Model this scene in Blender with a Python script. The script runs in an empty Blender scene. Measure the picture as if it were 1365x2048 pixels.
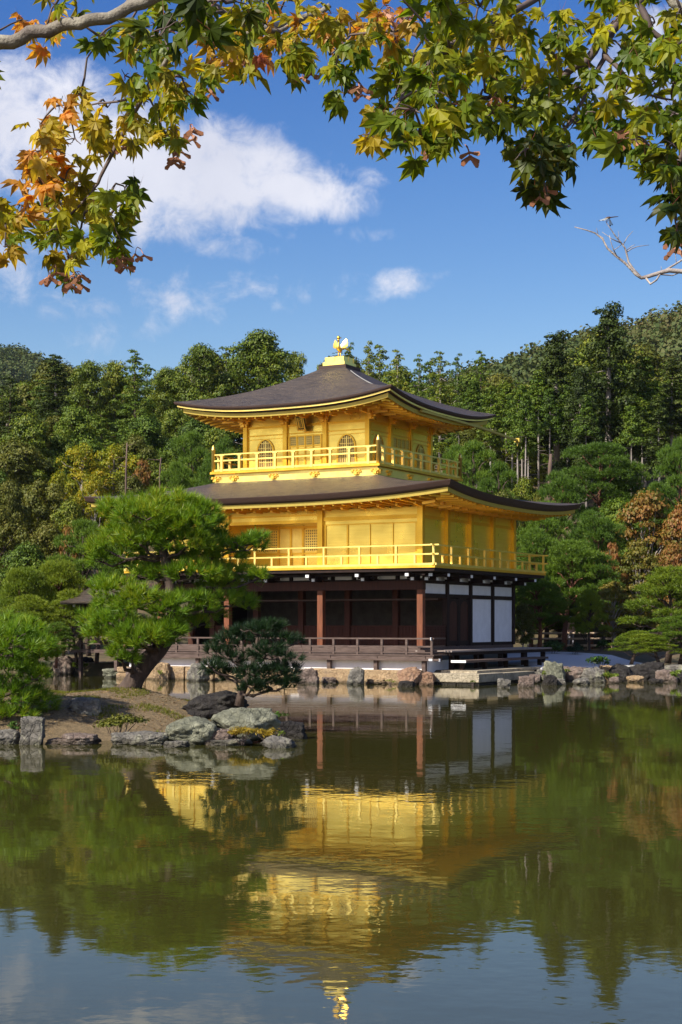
import bpy, math, random
import numpy as np
from mathutils import Vector, Matrix, noise
R = math.radians
random.seed(7)
rng = np.random.default_rng(11)
S = bpy.context.scene
COL = S.collection

# ------------------------------------------------------------------ camera, sky, sun, exposure
FPX, HX, HY, CAMZ = 3200.0, 682.0, 1250.0, 2.1      # focal length in photo pixels, horizon, eye height
cam = bpy.data.cameras.new('camera')
cam.sensor_fit = 'VERTICAL'; cam.sensor_height = 36; cam.sensor_width = 24
cam.lens = FPX / 2048 * 36
cam.shift_y = (HY - 1024) / 2048
cam.clip_start = 0.05; cam.clip_end = 4000
co = bpy.data.objects.new('camera', cam); COL.objects.link(co)
co.location = (0, 0, CAMZ); co.rotation_euler = (R(90), 0, 0)
S.camera = co

SUN_A, SUN_EL = R(50), R(40)                         # azimuth from -Y towards -X, elevation
sdir = Vector((-math.sin(SUN_A) * math.cos(SUN_EL), -math.cos(SUN_A) * math.cos(SUN_EL), math.sin(SUN_EL)))
sl = bpy.data.lights.new('sun', 'SUN'); sl.energy = 5.0; sl.angle = R(0.5); sl.color = (1, .92, .78)
so = bpy.data.objects.new('sun', sl); COL.objects.link(so)
so.rotation_euler = sdir.to_track_quat('Z', 'Y').to_euler(); so.location = (-30, -30, 40)

S.view_settings.view_transform = 'Standard'; S.view_settings.look = 'None'
S.view_settings.exposure = 0.68; S.view_settings.gamma = 1
S.render.engine = 'CYCLES'
S.cycles.max_bounces = 7; S.cycles.diffuse_bounces = 3; S.cycles.glossy_bounces = 4
S.cycles.transmission_bounces = 4; S.cycles.transparent_max_bounces = 6
S.cycles.sample_clamp_indirect = 6
S.cycles.use_denoising = True

def nd(nt, t, **kw):
    n = nt.nodes.new(t)
    for k, v in kw.items():
        if k.startswith('i_'):
            key = k[2:]
            n.inputs[int(key) if key.isdigit() else key.replace('_', ' ')].default_value = v
        else:
            setattr(n, k, v)
    return n

def mth(nt, op, a, b=None, c=None, clamp=False):
    n = nt.nodes.new('ShaderNodeMath'); n.operation = op; n.use_clamp = clamp
    for i, v in enumerate((a, b, c)):
        if v is None: continue
        if isinstance(v, (int, float)): n.inputs[i].default_value = v
        else: nt.links.new(v, n.inputs[i])
    return n.outputs[0]

def mixc(nt, f, a, b, blend='MIX'):
    n = nt.nodes.new('ShaderNodeMix'); n.data_type = 'RGBA'; n.blend_type = blend
    for s, v in ((n.inputs[0], f), (n.inputs[6], a), (n.inputs[7], b)):
        if isinstance(v, (int, float)): s.default_value = v
        elif isinstance(v, (tuple, list)): s.default_value = (*v[:3], 1)
        else: nt.links.new(v, s)
    return n.outputs[2]

def build_world():
    w = bpy.data.worlds.new('World'); S.world = w; w.use_nodes = True
    nt = w.node_tree; nt.nodes.clear(); L = nt.links.new
    sky = nd(nt, 'ShaderNodeTexSky', sky_type='NISHITA', sun_disc=False)
    sky.sun_elevation = SUN_EL
    sky.sun_rotation = math.atan2(sdir.x, sdir.y)
    sky.altitude = 100; sky.air_density = 1.0; sky.dust_density = 1.1; sky.ozone_density = 3.0
    hs = nd(nt, 'ShaderNodeHueSaturation', i_Saturation=1.27, i_Value=1.0); L(sky.outputs[0], hs.inputs['Color'])
    tc = nd(nt, 'ShaderNodeTexCoord'); sx = nd(nt, 'ShaderNodeSeparateXYZ'); L(tc.outputs['Generated'], sx.inputs[0])
    dy = mth(nt, 'MAXIMUM', sx.outputs[1], .04)
    u = mth(nt, 'DIVIDE', sx.outputs[0], dy); v = mth(nt, 'DIVIDE', sx.outputs[2], dy)
    cb = nd(nt, 'ShaderNodeCombineXYZ'); L(u, cb.inputs[0]); L(v, cb.inputs[1])
    # cumulus field: soft masses of cloud by direction of sky, broken up by fractal noise
    cl = [(40, 250, 250, 150, 12, 1.0), (230, 335, 300, 140, 12, 1.05), (430, 345, 215, 115, 14, 1.05), (590, 382, 160, 56, 10, 1.0),
          (690, 360, 100, 22, -8, .2), (10, 520, 150, 70, 0, .42), (150, 612, 90, 26, 0, .22), (330, 604, 110, 34, 0, .14), (430, 572, 100, 30, 0, .18),
          (432, 490, 44, 28, 0, .34), (492, 494, 50, 28, 0, .34), (215, 680, 70, 32, 0, .18), (280, 664, 50, 20, 0, .2), (800, 566, 74, 30, -14, .4), (835, 552, 56, 18, -10, .3), (640, 580, 110, 24, -6, .14), (540, 578, 50, 18, 0, .14),
          (70, 590, 100, 26, 0, .26), (740, 466, 50, 16, 0, .12), (1260, 160, 130, 90, 0, .45), (1330, 40, 90, 60, 0, .5), (-400, 300, 500, 160, 0, 1.0), (1900, 250, 420, 120, 5, .9)]
    field = None
    for (px, py, a, b, ang, amp) in cl:
        u0, v0 = (px - HX) / FPX, (HY - py) / FPX
        du = mth(nt, 'SUBTRACT', u, u0); dv = mth(nt, 'SUBTRACT', v, v0)
        c_, s_ = math.cos(R(-ang)), math.sin(R(-ang))
        p = mth(nt, 'ADD', mth(nt, 'MULTIPLY', du, c_ / (a / FPX)), mth(nt, 'MULTIPLY', dv, s_ / (a / FPX)))
        q = mth(nt, 'ADD', mth(nt, 'MULTIPLY', du, -s_ / (b / FPX)), mth(nt, 'MULTIPLY', dv, c_ / (b / FPX)))
        d2 = mth(nt, 'ADD', mth(nt, 'MULTIPLY', p, p), mth(nt, 'MULTIPLY', q, q))
        g = mth(nt, 'MULTIPLY', mth(nt, 'SUBTRACT', 1.25, d2), amp)
        g = mth(nt, 'MAXIMUM', g, -1.0)
        field = g if field is None else mth(nt, 'MAXIMUM', field, g)
    n1 = nd(nt, 'ShaderNodeTexNoise', i_Scale=13.0, i_Detail=9.0, i_Roughness=.62); L(cb.outputs[0], n1.inputs['Vector'])
    n2 = nd(nt, 'ShaderNodeTexNoise', i_Scale=7.0, i_Detail=5.0, i_Roughness=.5); L(cb.outputs[0], n2.inputs['Vector'])
    n4 = nd(nt, 'ShaderNodeTexNoise', i_Scale=42.0, i_Detail=8.0, i_Roughness=.65, i_Distortion=.4); L(cb.outputs[0], n4.inputs['Vector'])
    nn = mth(nt, 'ADD', mth(nt, 'MULTIPLY', mth(nt, 'SUBTRACT', n1.outputs[0], .5), 2.0), mth(nt, 'MULTIPLY', mth(nt, 'SUBTRACT', n4.outputs[0], .5), 2.3))
    f2 = mth(nt, 'ADD', field, nn)
    mr = nd(nt, 'ShaderNodeMapRange', interpolation_type='SMOOTHSTEP', i_1=-.05, i_2=1.25, i_3=0.0, i_4=.93); L(f2, mr.inputs[0])
    up = nd(nt, 'ShaderNodeMapRange', interpolation_type='SMOOTHSTEP', i_1=.02, i_2=.08); L(sx.outputs[1], up.inputs[0])
    fac = mth(nt, 'MULTIPLY', mr.outputs[0], up.outputs[0])
    n3 = nd(nt, 'ShaderNodeTexNoise', i_Scale=2.6, i_Detail=7.0, i_Roughness=.6); L(tc.outputs['Generated'], n3.inputs['Vector'])
    back = nd(nt, 'ShaderNodeMapRange', interpolation_type='SMOOTHSTEP', i_1=.47, i_2=.62, i_3=0.0, i_4=.8); L(n3.outputs[0], back.inputs[0])  # unseen clouds behind the camera, added to brighten the gold's reflections
    bk = nd(nt, 'ShaderNodeMapRange', interpolation_type='SMOOTHSTEP', i_1=.05, i_2=-.15); L(sx.outputs[1], bk.inputs[0])
    fac = mth(nt, 'MAXIMUM', fac, mth(nt, 'MULTIPLY', back.outputs[0], bk.outputs[0]))
    shade = nd(nt, 'ShaderNodeMapRange', i_1=.3, i_2=.7); L(n2.outputs[0], shade.inputs[0])
    cc = mixc(nt, shade.outputs[0], (5.4, 5.6, 6.6), (7.8, 7.8, 8.4))
    el = nd(nt, 'ShaderNodeMapRange', i_1=.16, i_2=.39); L(sx.outputs[2], el.inputs[0])
    tint = mixc(nt, 1.0, hs.outputs[0], mixc(nt, el.outputs[0], (1.4, 1.2, 1.16), (.68, .8, 1.16)), 'MULTIPLY')
    colr = mixc(nt, fac, tint, cc)
    bg = nd(nt, 'ShaderNodeBackground', i_Strength=.078); L(colr, bg.inputs[0])
    out = nd(nt, 'ShaderNodeOutputWorld'); L(bg.outputs[0], out.inputs[0])
build_world()

# ------------------------------------------------------------------ helpers
def at(px, py, Y): return Vector(((px - HX) / FPX * Y, Y, CAMZ + (HY - py) / FPX * Y))

class MB:
    def __init__(s): s.V = []; s.F = []
    def poly(s, pts, faces):
        o = len(s.V); s.V += [tuple(p) for p in pts]; s.F += [tuple(i + o for i in f) for f in faces]
    def box(s, x0, x1, y0, y1, z0, z1):
        s.poly([(x0,y0,z0),(x1,y0,z0),(x1,y1,z0),(x0,y1,z0),(x0,y0,z1),(x1,y0,z1),(x1,y1,z1),(x0,y1,z1)],
               [(3,2,1,0),(4,5,6,7),(0,1,5,4),(1,2,6,5),(2,3,7,6),(3,0,4,7)])
        return s
    def bar(s, p, q, w, h, up=(0,0,1)):
        p, q = Vector(p), Vector(q); d = (q - p).normalized()
        a = d.cross(Vector(up))
        if a.length < 1e-4: a = d.cross(Vector((0,1,0)))
        a.normalize(); b = a.cross(d)
        P = []
        for e in (p, q):
            P += [e - a*w/2 - b*h/2, e + a*w/2 - b*h/2, e + a*w/2 + b*h/2, e - a*w/2 + b*h/2]
        s.poly(P, [(3,2,1,0),(4,5,6,7),(0,1,5,4),(1,2,6,5),(2,3,7,6),(3,0,4,7)])
        return s
    def tube(s, pts, rad, n=8, wob=0):
        pts = [Vector(p) for p in pts]
        if not isinstance(rad, (list, tuple)): rad = [rad] * len(pts)
        o = len(s.V); a = None
        for i, p in enumerate(pts):
            d = (pts[min(i+1, len(pts)-1)] - pts[max(i-1, 0)]).normalized()
            if a is None:
                a = d.cross(Vector((0,0,1)))
                if a.length < .05: a = d.cross(Vector((0,1,0)))
            a = (a - d * a.dot(d)).normalized(); b = d.cross(a)
            for k in range(n):
                t = 2*math.pi*k/n; r = rad[i] * (1 + (random.uniform(-wob, wob) if wob else 0))
                s.V.append(tuple(p + a*math.cos(t)*r + b*math.sin(t)*r))
        for i in range(len(pts)-1):
            for k in range(n):
                k2 = (k+1) % n
                s.F.append((o+i*n+k, o+i*n+k2, o+(i+1)*n+k2, o+(i+1)*n+k))
        s.F.append(tuple(o+k for k in reversed(range(n)))); e = o+(len(pts)-1)*n
        s.F.append(tuple(e+k for k in range(n)))
        return s
    def lathe(s, c, prof, n=12):
        o = len(s.V)
        for r, z in prof:
            for k in range(n):
                t = 2*math.pi*k/n; s.V.append((c[0]+r*math.cos(t), c[1]+r*math.sin(t), c[2]+z))
        for i in range(len(prof)-1):
            for k in range(n):
                k2 = (k+1) % n; s.F.append((o+i*n+k, o+i*n+k2, o+(i+1)*n+k2, o+(i+1)*n+k))
        s.F.append(tuple(o+k for k in reversed(range(n)))); e = o+(len(prof)-1)*n
        s.F.append(tuple(e+k for k in range(n)))
        return s
    def mesh(s, name, mat, smooth=False):
        m = bpy.data.meshes.new(name); m.from_pydata(s.V, [], s.F); m.update()
        if mat: m.materials.append(mat)
        if smooth: m.polygons.foreach_set('use_smooth', [True]*len(m.polygons))
        return m
    def build(s, name, mat, parent=None, smooth=False, loc=(0,0,0), rz=0, label=None):
        return inst(name, s.mesh(name, mat, smooth), parent, loc, rz, label)

def inst(name, mesh, parent=None, loc=(0,0,0), rz=0, label=None):
    o = bpy.data.objects.new(name, mesh); COL.objects.link(o); o.location = loc; o.rotation_euler = (0,0,rz)
    if parent: o.parent = parent
    if label: o['label'] = label
    return o

def tag(o, label, cat, group=None):
    o['label'] = label; o['category'] = cat
    if group: o['group'] = group
    return o
def thing(name, label, cat, loc=(0,0,0), rz=0, group=None):
    o = bpy.data.objects.new(name, None); COL.objects.link(o); o.empty_display_size = .3
    o.location = loc; o.rotation_euler = (0,0,rz)
    return tag(o, label, cat, group)

def np_mesh(name, V, n, mat, smooth=False, cols=None):
    """V: (count*n,3) vertices, each n consecutive ones make one face"""
    V = np.asarray(V, dtype=np.float32).reshape(-1, 3); nv = len(V); nf = nv // n
    m = bpy.data.meshes.new(name)
    m.vertices.add(nv); m.vertices.foreach_set('co', V.ravel())
    m.loops.add(nv); m.loops.foreach_set('vertex_index', np.arange(nv, dtype=np.int32))
    m.polygons.add(nf); m.polygons.foreach_set('loop_start', np.arange(0, nv, n, dtype=np.int32))
    m.polygons.foreach_set('loop_total', np.full(nf, n, dtype=np.int32))
    m.update(calc_edges=True); m.validate()
    if mat: m.materials.append(mat)
    return m

def unit(a):
    return a / (np.linalg.norm(a, axis=-1, keepdims=True) + 1e-9)
def rand_dirs(n):
    return unit(rng.normal(size=(n, 3)))

def cards(C, N, L, W):
    """diamond leaf cards at C with normals N"""
    C = np.asarray(C); N = unit(np.asarray(N)); n = len(C)
    t = unit(np.cross(N, rand_dirs(n))); b = np.cross(N, t)
    L = np.broadcast_to(np.asarray(L, float).reshape(-1, 1), (n, 1)); W = np.broadcast_to(np.asarray(W, float).reshape(-1, 1), (n, 1))
    fold = N * (L * .18)
    q = np.stack([C - t*L/2 - fold, C + b*W/2, C + t*L/2 - fold, C - b*W/2], axis=1)
    return q.reshape(-1, 3)

def needles(C, D, k, ln, w, spread=.75):
    """k needles fanning round direction D at each tuft centre C; returns triangles"""
    n = len(C); C = np.repeat(C, k, 0); D = np.repeat(unit(D), k, 0)
    d = unit(D + rand_dirs(n*k) * spread * rng.uniform(.3, 1, (n*k, 1)))
    l = ln * rng.uniform(.7, 1.15, (n*k, 1))
    s = unit(np.cross(d, rand_dirs(n*k)))
    base = C - D * ln * rng.uniform(0, .3, (n*k, 1))
    return np.stack([base - s*w/2, base + s*w/2, base + d*l], axis=1).reshape(-1, 3)

# ------------------------------------------------------------------ materials
def mat(name, col, rough=.7, metal=0.0, spec=.4, var=None, vscale=3.0, bump=0.0, bscale=20.0, stretch=(1,1,1), vdetail=6):
    m = bpy.data.materials.new(name); m.use_nodes = True; nt = m.node_tree; L = nt.links.new
    bs = nt.nodes['Principled BSDF']
    bs.inputs['Roughness'].default_value = rough; bs.inputs['Metallic'].default_value = metal
    bs.inputs['Specular IOR Level'].default_value = spec; bs.inputs['Base Color'].default_value = (*col, 1)
    if var or bump:
        tc = nd(nt, 'ShaderNodeTexCoord'); mp = nd(nt, 'ShaderNodeMapping'); mp.inputs['Scale'].default_value = stretch
        L(tc.outputs['Object'], mp.inputs[0])
    if var:
        nz = nd(nt, 'ShaderNodeTexNoise', i_Scale=vscale, i_Detail=float(vdetail), i_Roughness=.65); L(mp.outputs[0], nz.inputs['Vector'])
        mr = nd(nt, 'ShaderNodeMapRange', i_1=.32, i_2=.68); L(nz.outputs[0], mr.inputs[0])
        L(mixc(nt, mr.outputs[0], col, var), bs.inputs['Base Color'])
    if bump:
        nb = nd(nt, 'ShaderNodeTexNoise', i_Scale=bscale, i_Detail=8.0, i_Roughness=.6); L(mp.outputs[0], nb.inputs['Vector'])
        bp = nd(nt, 'ShaderNodeBump', i_Strength=bump, i_Distance=.05); L(nb.outputs[0], bp.inputs['Height'])
        L(bp.outputs[0], bs.inputs['Normal'])
    return m

def leaf_mat(name, cols, trans=.3, rough=.55, nscale=.6, spec=.3):
    m = bpy.data.materials.new(name); m.use_nodes = True; nt = m.node_tree; L = nt.links.new
    bs = nt.nodes['Principled BSDF']; out = nt.nodes['Material Output']
    bs.inputs['Roughness'].default_value = rough; bs.inputs['Specular IOR Level'].default_value = spec
    g = nd(nt, 'ShaderNodeNewGeometry'); oi = nd(nt, 'ShaderNodeObjectInfo'); tc = nd(nt, 'ShaderNodeTexCoord')
    nz = nd(nt, 'ShaderNodeTexNoise', i_Scale=nscale, i_Detail=3.0); L(tc.outputs['Object'], nz.inputs['Vector'])
    nzr = nd(nt, 'ShaderNodeMapRange', i_1=.3, i_2=.7); L(nz.outputs[0], nzr.inputs[0])
    f = mth(nt, 'ADD', mth(nt, 'MULTIPLY', g.outputs['Random Per Island'], .42), mth(nt, 'MULTIPLY', nzr.outputs[0], .33))
    f = mth(nt, 'ADD', f, mth(nt, 'MULTIPLY', oi.outputs['Random'], .25))
    cr = nd(nt, 'ShaderNodeValToRGB'); L(f, cr.inputs[0])
    e = cr.color_ramp.elements
    e[0].position = 0.12; e[0].color = (*cols[0], 1); e[1].position = .88; e[1].color = (*cols[-1], 1)
    for i, c in enumerate(cols[1:-1]):
        x = e.new(.12 + .76 * (i + 1) / (len(cols) - 1)); x.color = (*c, 1)
    L(cr.outputs[0], bs.inputs['Base Color'])
    tr = nd(nt, 'ShaderNodeBsdfTranslucent')
    L(mixc(nt, 1.0, cr.outputs[0], (1.5, 1.35, .6), 'MULTIPLY'), tr.inputs[0])
    mx = nd(nt, 'ShaderNodeMixShader'); mx.inputs[0].default_value = trans
    L(bs.outputs[0], mx.inputs[1]); L(tr.outputs[0], mx.inputs[2]); L(mx.outputs[0], out.inputs[0])
    return m

def gold_mat(name, col, rough=.42, board=True, metal=.9):
    m = bpy.data.materials.new(name); m.use_nodes = True; nt = m.node_tree; L = nt.links.new
    bs = nt.nodes['Principled BSDF']; bs.inputs['Metallic'].default_value = metal
    tc = nd(nt, 'ShaderNodeTexCoord'); mp = nd(nt, 'ShaderNodeMapping'); mp.inputs['Scale'].default_value = (.5, .5, 9) if board else (4, 4, 4)
    L(tc.outputs['Object'], mp.inputs[0])
    n1 = nd(nt, 'ShaderNodeTexNoise', i_Scale=2.2, i_Detail=7.0, i_Roughness=.65); L(mp.outputs[0], n1.inputs['Vector'])
    n2 = nd(nt, 'ShaderNodeTexNoise', i_Scale=1.1, i_Detail=4.0); L(tc.outputs['Object'], n2.inputs['Vector'])
    mr = nd(nt, 'ShaderNodeMapRange', i_1=.3, i_2=.7); L(n1.outputs[0], mr.inputs[0])
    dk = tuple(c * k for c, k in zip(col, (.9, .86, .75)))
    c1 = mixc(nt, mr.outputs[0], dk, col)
    L(c1, bs.inputs['Base Color'])
    mr2 = nd(nt, 'ShaderNodeMapRange', i_1=.3, i_2=.7, i_3=rough - .09, i_4=rough + .14); L(n2.outputs[0], mr2.inputs[0])
    L(mr2.outputs[0], bs.inputs['Roughness'])
    bp = nd(nt, 'ShaderNodeBump', i_Strength=.18, i_Distance=.015); L(n1.outputs[0], bp.inputs['Height']); L(bp.outputs[0], bs.inputs['Normal'])
    return m

M = {}
M['gold'] = gold_mat('gold_leaf', (.95, .725, .15), .31)
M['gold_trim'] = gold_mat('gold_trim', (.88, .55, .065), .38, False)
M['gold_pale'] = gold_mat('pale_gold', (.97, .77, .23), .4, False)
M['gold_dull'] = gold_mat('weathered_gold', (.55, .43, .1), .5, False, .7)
M['gold_bright'] = gold_mat('bright_gold', (1, .64, .12), .4, False, 1)
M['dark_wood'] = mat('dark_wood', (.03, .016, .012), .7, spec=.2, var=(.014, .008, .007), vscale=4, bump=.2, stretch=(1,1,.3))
M['red_wood'] = mat('reddish_cypress', (.22, .075, .034), .65, spec=.25, var=(.11, .04, .022), vscale=5, bump=.25, stretch=(2,2,.25))
M['brown_wood'] = mat('brown_door_wood', (.08, .03, .018), .7, spec=.2, var=(.04, .017, .012), vscale=5, bump=.2, stretch=(4,4,.3))
M['grey_wood'] = mat('weathered_deck_wood', (.14, .1, .085), .75, spec=.2, var=(.06, .04, .034), vscale=6, bump=.25, stretch=(.4,3,3))
M['deck_pale'] = mat('pale_deck_wood', (.34, .28, .24), .6, var=(.2, .16, .14), vscale=5, bump=.2, stretch=(.3,3,3))  # paler wood tone than the veranda boards
M['plaster'] = mat('white_plaster', (.8, .79, .8), .85, var=(.7, .69, .7), vscale=2.5, bump=.08, bscale=30)
M['white_cap'] = mat('white_painted_end', (.82, .82, .82), .6, var=(.7, .7, .7), vscale=20)
M['void'] = mat('dark_interior', (.018, .013, .012), .9, var=(.01, .008, .008))
M['pane'] = mat('dark_paper_pane', (.2, .12, .07), .8, var=(.13, .08, .05), vscale=9)
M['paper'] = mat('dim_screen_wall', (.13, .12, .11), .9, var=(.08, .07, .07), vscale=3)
M['black'] = mat('black_lacquer', (.012, .011, .01), .35, var=(.02, .017, .013))
M['bark_roof'] = None
M['bark'] = mat('pine_bark', (.11, .075, .058), .9, var=(.035, .024, .02), vscale=9, bump=.9, bscale=14, stretch=(1,1,.35))
M['bark_red'] = mat('red_pine_bark', (.26, .11, .065), .9, var=(.11, .05, .035), vscale=7, bump=.6, bscale=12, stretch=(1,1,.4))
M['bark_pale'] = mat('pale_bark', (.36, .32, .29), .9, var=(.2, .17, .15), vscale=3, bump=.5, bscale=9, stretch=(1,1,.3))
M['bark_maple'] = mat('maple_bark', (.3, .28, .22), .8, var=(.11, .085, .075), vscale=14, bump=.4, bscale=60)
M['bark_twig'] = mat('dark_maple_twig', (.07, .045, .04), .7, var=(.13, .1, .09), vscale=30)
M['bark_dead'] = mat('bleached_dead_wood', (.42, .38, .35), .8, var=(.22, .18, .165), vscale=25, bump=.3, bscale=60)
M['bamboo'] = mat('old_bamboo', (.55, .42, .3), .6, var=(.4, .29, .2), vscale=4)

def shingle():
    m = bpy.data.materials.new('cypress_bark_shingle'); m.use_nodes = True; nt = m.node_tree; L = nt.links.new
    bs = nt.nodes['Principled BSDF']; bs.inputs['Roughness'].default_value = .52; bs.inputs['Specular IOR Level'].default_value = .55
    tc = nd(nt, 'ShaderNodeTexCoord'); mp = nd(nt, 'ShaderNodeMapping'); mp.inputs['Scale'].default_value = (1.3, 1.3, 9); L(tc.outputs['Object'], mp.inputs[0])
    n1 = nd(nt, 'ShaderNodeTexNoise', i_Scale=1.7, i_Detail=9.0, i_Roughness=.78); L(mp.outputs[0], n1.inputs['Vector'])
    n2 = nd(nt, 'ShaderNodeTexNoise', i_Scale=.6, i_Detail=4.0); L(tc.outputs['Object'], n2.inputs['Vector'])
    a = nd(nt, 'ShaderNodeMapRange', i_1=.38, i_2=.64); L(n1.outputs[0], a.inputs[0])
    b = nd(nt, 'ShaderNodeMapRange', i_1=.35, i_2=.65); L(n2.outputs[0], b.inputs[0])
    c = mixc(nt, a.outputs[0], (.013, .009, .006), (.115, .08, .052))
    c = mixc(nt, mth(nt, 'MULTIPLY', b.outputs[0], .35), c, (.12, .088, .062))
    sz = nd(nt, 'ShaderNodeSeparateXYZ'); L(tc.outputs['Object'], sz.inputs[0])
    crs = mth(nt, 'FRACT', mth(nt, 'ADD', mth(nt, 'MULTIPLY', sz.outputs[2], 11.0), mth(nt, 'MULTIPLY', n1.outputs[0], 1.2)))
    c = mixc(nt, mth(nt, 'MULTIPLY', crs, .45), c, (.03, .021, .015)); L(c, bs.inputs['Base Color'])
    hh = mth(nt, 'ADD', n1.outputs[0], mth(nt, 'MULTIPLY', crs, .8))
    bp = nd(nt, 'ShaderNodeBump', i_Strength=1.0, i_Distance=.07); L(hh, bp.inputs['Height']); L(bp.outputs[0], bs.inputs['Normal'])
    return m
M['bark_roof'] = shingle()

def rock_mat(name, a, b, lich=(.42, .4, .3), lf=.5):
    m = bpy.data.materials.new(name); m.use_nodes = True; nt = m.node_tree; L = nt.links.new
    bs = nt.nodes['Principled BSDF']; bs.inputs['Roughness'].default_value = .85; bs.inputs['Specular IOR Level'].default_value = .25
    tc = nd(nt, 'ShaderNodeTexCoord')
    n1 = nd(nt, 'ShaderNodeTexNoise', i_Scale=4.0, i_Detail=10.0, i_Roughness=.72); L(tc.outputs['Object'], n1.inputs['Vector'])
    n2 = nd(nt, 'ShaderNodeTexNoise', i_Scale=2.6, i_Detail=8.0, i_Roughness=.7, i_Distortion=.6); L(tc.outputs['Object'], n2.inputs['Vector'])
    vo = nd(nt, 'ShaderNodeTexVoronoi', i_Scale=9.0, feature='DISTANCE_TO_EDGE'); L(tc.outputs['Object'], vo.inputs['Vector'])
    a1 = nd(nt, 'ShaderNodeMapRange', i_1=.33, i_2=.67); L(n1.outputs[0], a1.inputs[0])
    c = mixc(nt, a1.outputs[0], a, b)
    l1 = nd(nt, 'ShaderNodeMapRange', i_1=.5, i_2=.62, i_3=0., i_4=lf); L(n2.outputs[0], l1.inputs[0])
    c = mixc(nt, l1.outputs[0], c, lich)
    gp = nd(nt, 'ShaderNodeNewGeometry'); sz = nd(nt, 'ShaderNodeSeparateXYZ'); L(gp.outputs['Position'], sz.inputs[0])
    wet = nd(nt, 'ShaderNodeMapRange', i_1=.05, i_2=.12, i_3=.62, i_4=0.0); L(mth(nt, 'ADD', sz.outputs[2], mth(nt, 'MULTIPLY', mth(nt, 'SUBTRACT', n2.outputs[0], .5), .12)), wet.inputs[0])
    c = mixc(nt, wet.outputs[0], c, (.03, .026, .016)); L(c, bs.inputs['Base Color'])
    h = mth(nt, 'ADD', n1.outputs[0], mth(nt, 'MULTIPLY', mth(nt, 'MINIMUM', vo.outputs[0], .08), 2.0))
    bp = nd(nt, 'ShaderNodeBump', i_Strength=1.0, i_Distance=.12); L(h, bp.inputs['Height']); L(bp.outputs[0], bs.inputs['Normal'])
    return m
M['rock_grey'] = rock_mat('lichened_grey_rock', (.075, .07, .062), (.25, .23, .2), (.38, .37, .26), .7)
M['rock_green'] = rock_mat('greenish_rock', (.085, .09, .065), (.23, .23, .165), (.37, .37, .27), .65)
M['rock_tan'] = rock_mat('tan_stone', (.24, .155, .085), (.5, .36, .21), (.3, .22, .16), .5)
M['rock_rust'] = rock_mat('rusty_stone', (.2, .11, .07), (.38, .24, .15), (.28, .2, .16), .5)
M['rock_dark'] = rock_mat('dark_shaded_rock', (.014, .012, .012), (.045, .04, .038), (.09, .085, .07), .3)  # near-black tone puts the island boulder's shadow into the rock colour
M['rock_brown'] = rock_mat('brown_rock', (.12, .085, .07), (.25, .19, .16), (.36, .33, .28), .4)
M['slab'] = rock_mat('pale_stone_slab', (.36, .3, .21), (.52, .45, .33), (.2, .17, .12), .6)

PINE1 = leaf_mat('pine_needles_near', [(0.036,0.079,0.0064), (0.091,0.191,0.0096), (0.153,0.263,0.0112), (0.304,0.319,0.0144)], .25, .45, 1.2)
PINE_DK = leaf_mat('pine_needles_dark_shaded', [(.008,.022,.008),(.016,.042,.012),(.03,.066,.016)], .2, .5, 1.2)  # small pine's darkness is shade put into the needle colour
PINE2 = leaf_mat('pine_needles_garden', [(0.039,0.085,0.0112), (0.088,0.162,0.0144), (0.147,0.223,0.0176)], .22, .5, .5)
PINE3 = leaf_mat('pine_needles_yellowish', [(0.057,0.105,0.0096), (0.141,0.208,0.0128), (0.246,0.283,0.0160)], .22, .5, .5)
HINOKI = leaf_mat('hinoki_foliage', [(0.0201,0.0433,0.0034), (0.0504,0.0979,0.0058), (0.0987,0.1508,0.0076), (0.1409,0.1702,0.0084)], .12, .6, .35)
CEDAR = leaf_mat('cedar_foliage', [(0.0130,0.0255,0.0032), (0.0315,0.0545,0.0054), (0.0575,0.0818,0.0072), (0.0790,0.0911,0.0090)], .12, .6, .5)
BROAD = leaf_mat('broadleaf_foliage', [(0.0313,0.0583,0.0045), (0.0786,0.1247,0.0063), (0.1412,0.1695,0.0081), (0.1877,0.1830,0.0099)], .12, .55, .4)
OLIVE = leaf_mat('olive_foliage', [(0.0389,0.0493,0.0045), (0.0776,0.0924,0.0072), (0.1104,0.1126,0.0090), (0.1414,0.1188,0.0107)], .12, .6, .4)
YELLOW = leaf_mat('yellow_green_foliage', [(0.086,0.129,0.0080), (0.186,0.229,0.0112), (0.286,0.272,0.0128), (0.458,0.286,0.0112)], .35, .55, .5)
RUST = leaf_mat('autumn_rust_foliage', [(.08,.1,.014),(.2,.14,.025),(.3,.14,.04),(.32,.1,.05)], .35, .55, .45)
MAPLEG = leaf_mat('yellowish_maple_foliage', [(.05, .075, .012), (.1, .12, .016), (.17, .15, .02), (.22, .15, .03)], .35, .55, .6)
SHRUB = leaf_mat('shrub_leaves', [(.02, .05, .01), (.05, .11, .016), (.1, .17, .02)], .3, .4, 2.0)
FERN = leaf_mat('yellow_fern', [(.16, .12, .012), (.3, .2, .014), (.22, .2, .02)], .35, .5, 4.0)
WEED = leaf_mat('shore_weed', [(.06, .11, .012), (.14, .2, .02), (.22, .24, .02)], .35, .5, 4.0)

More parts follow.
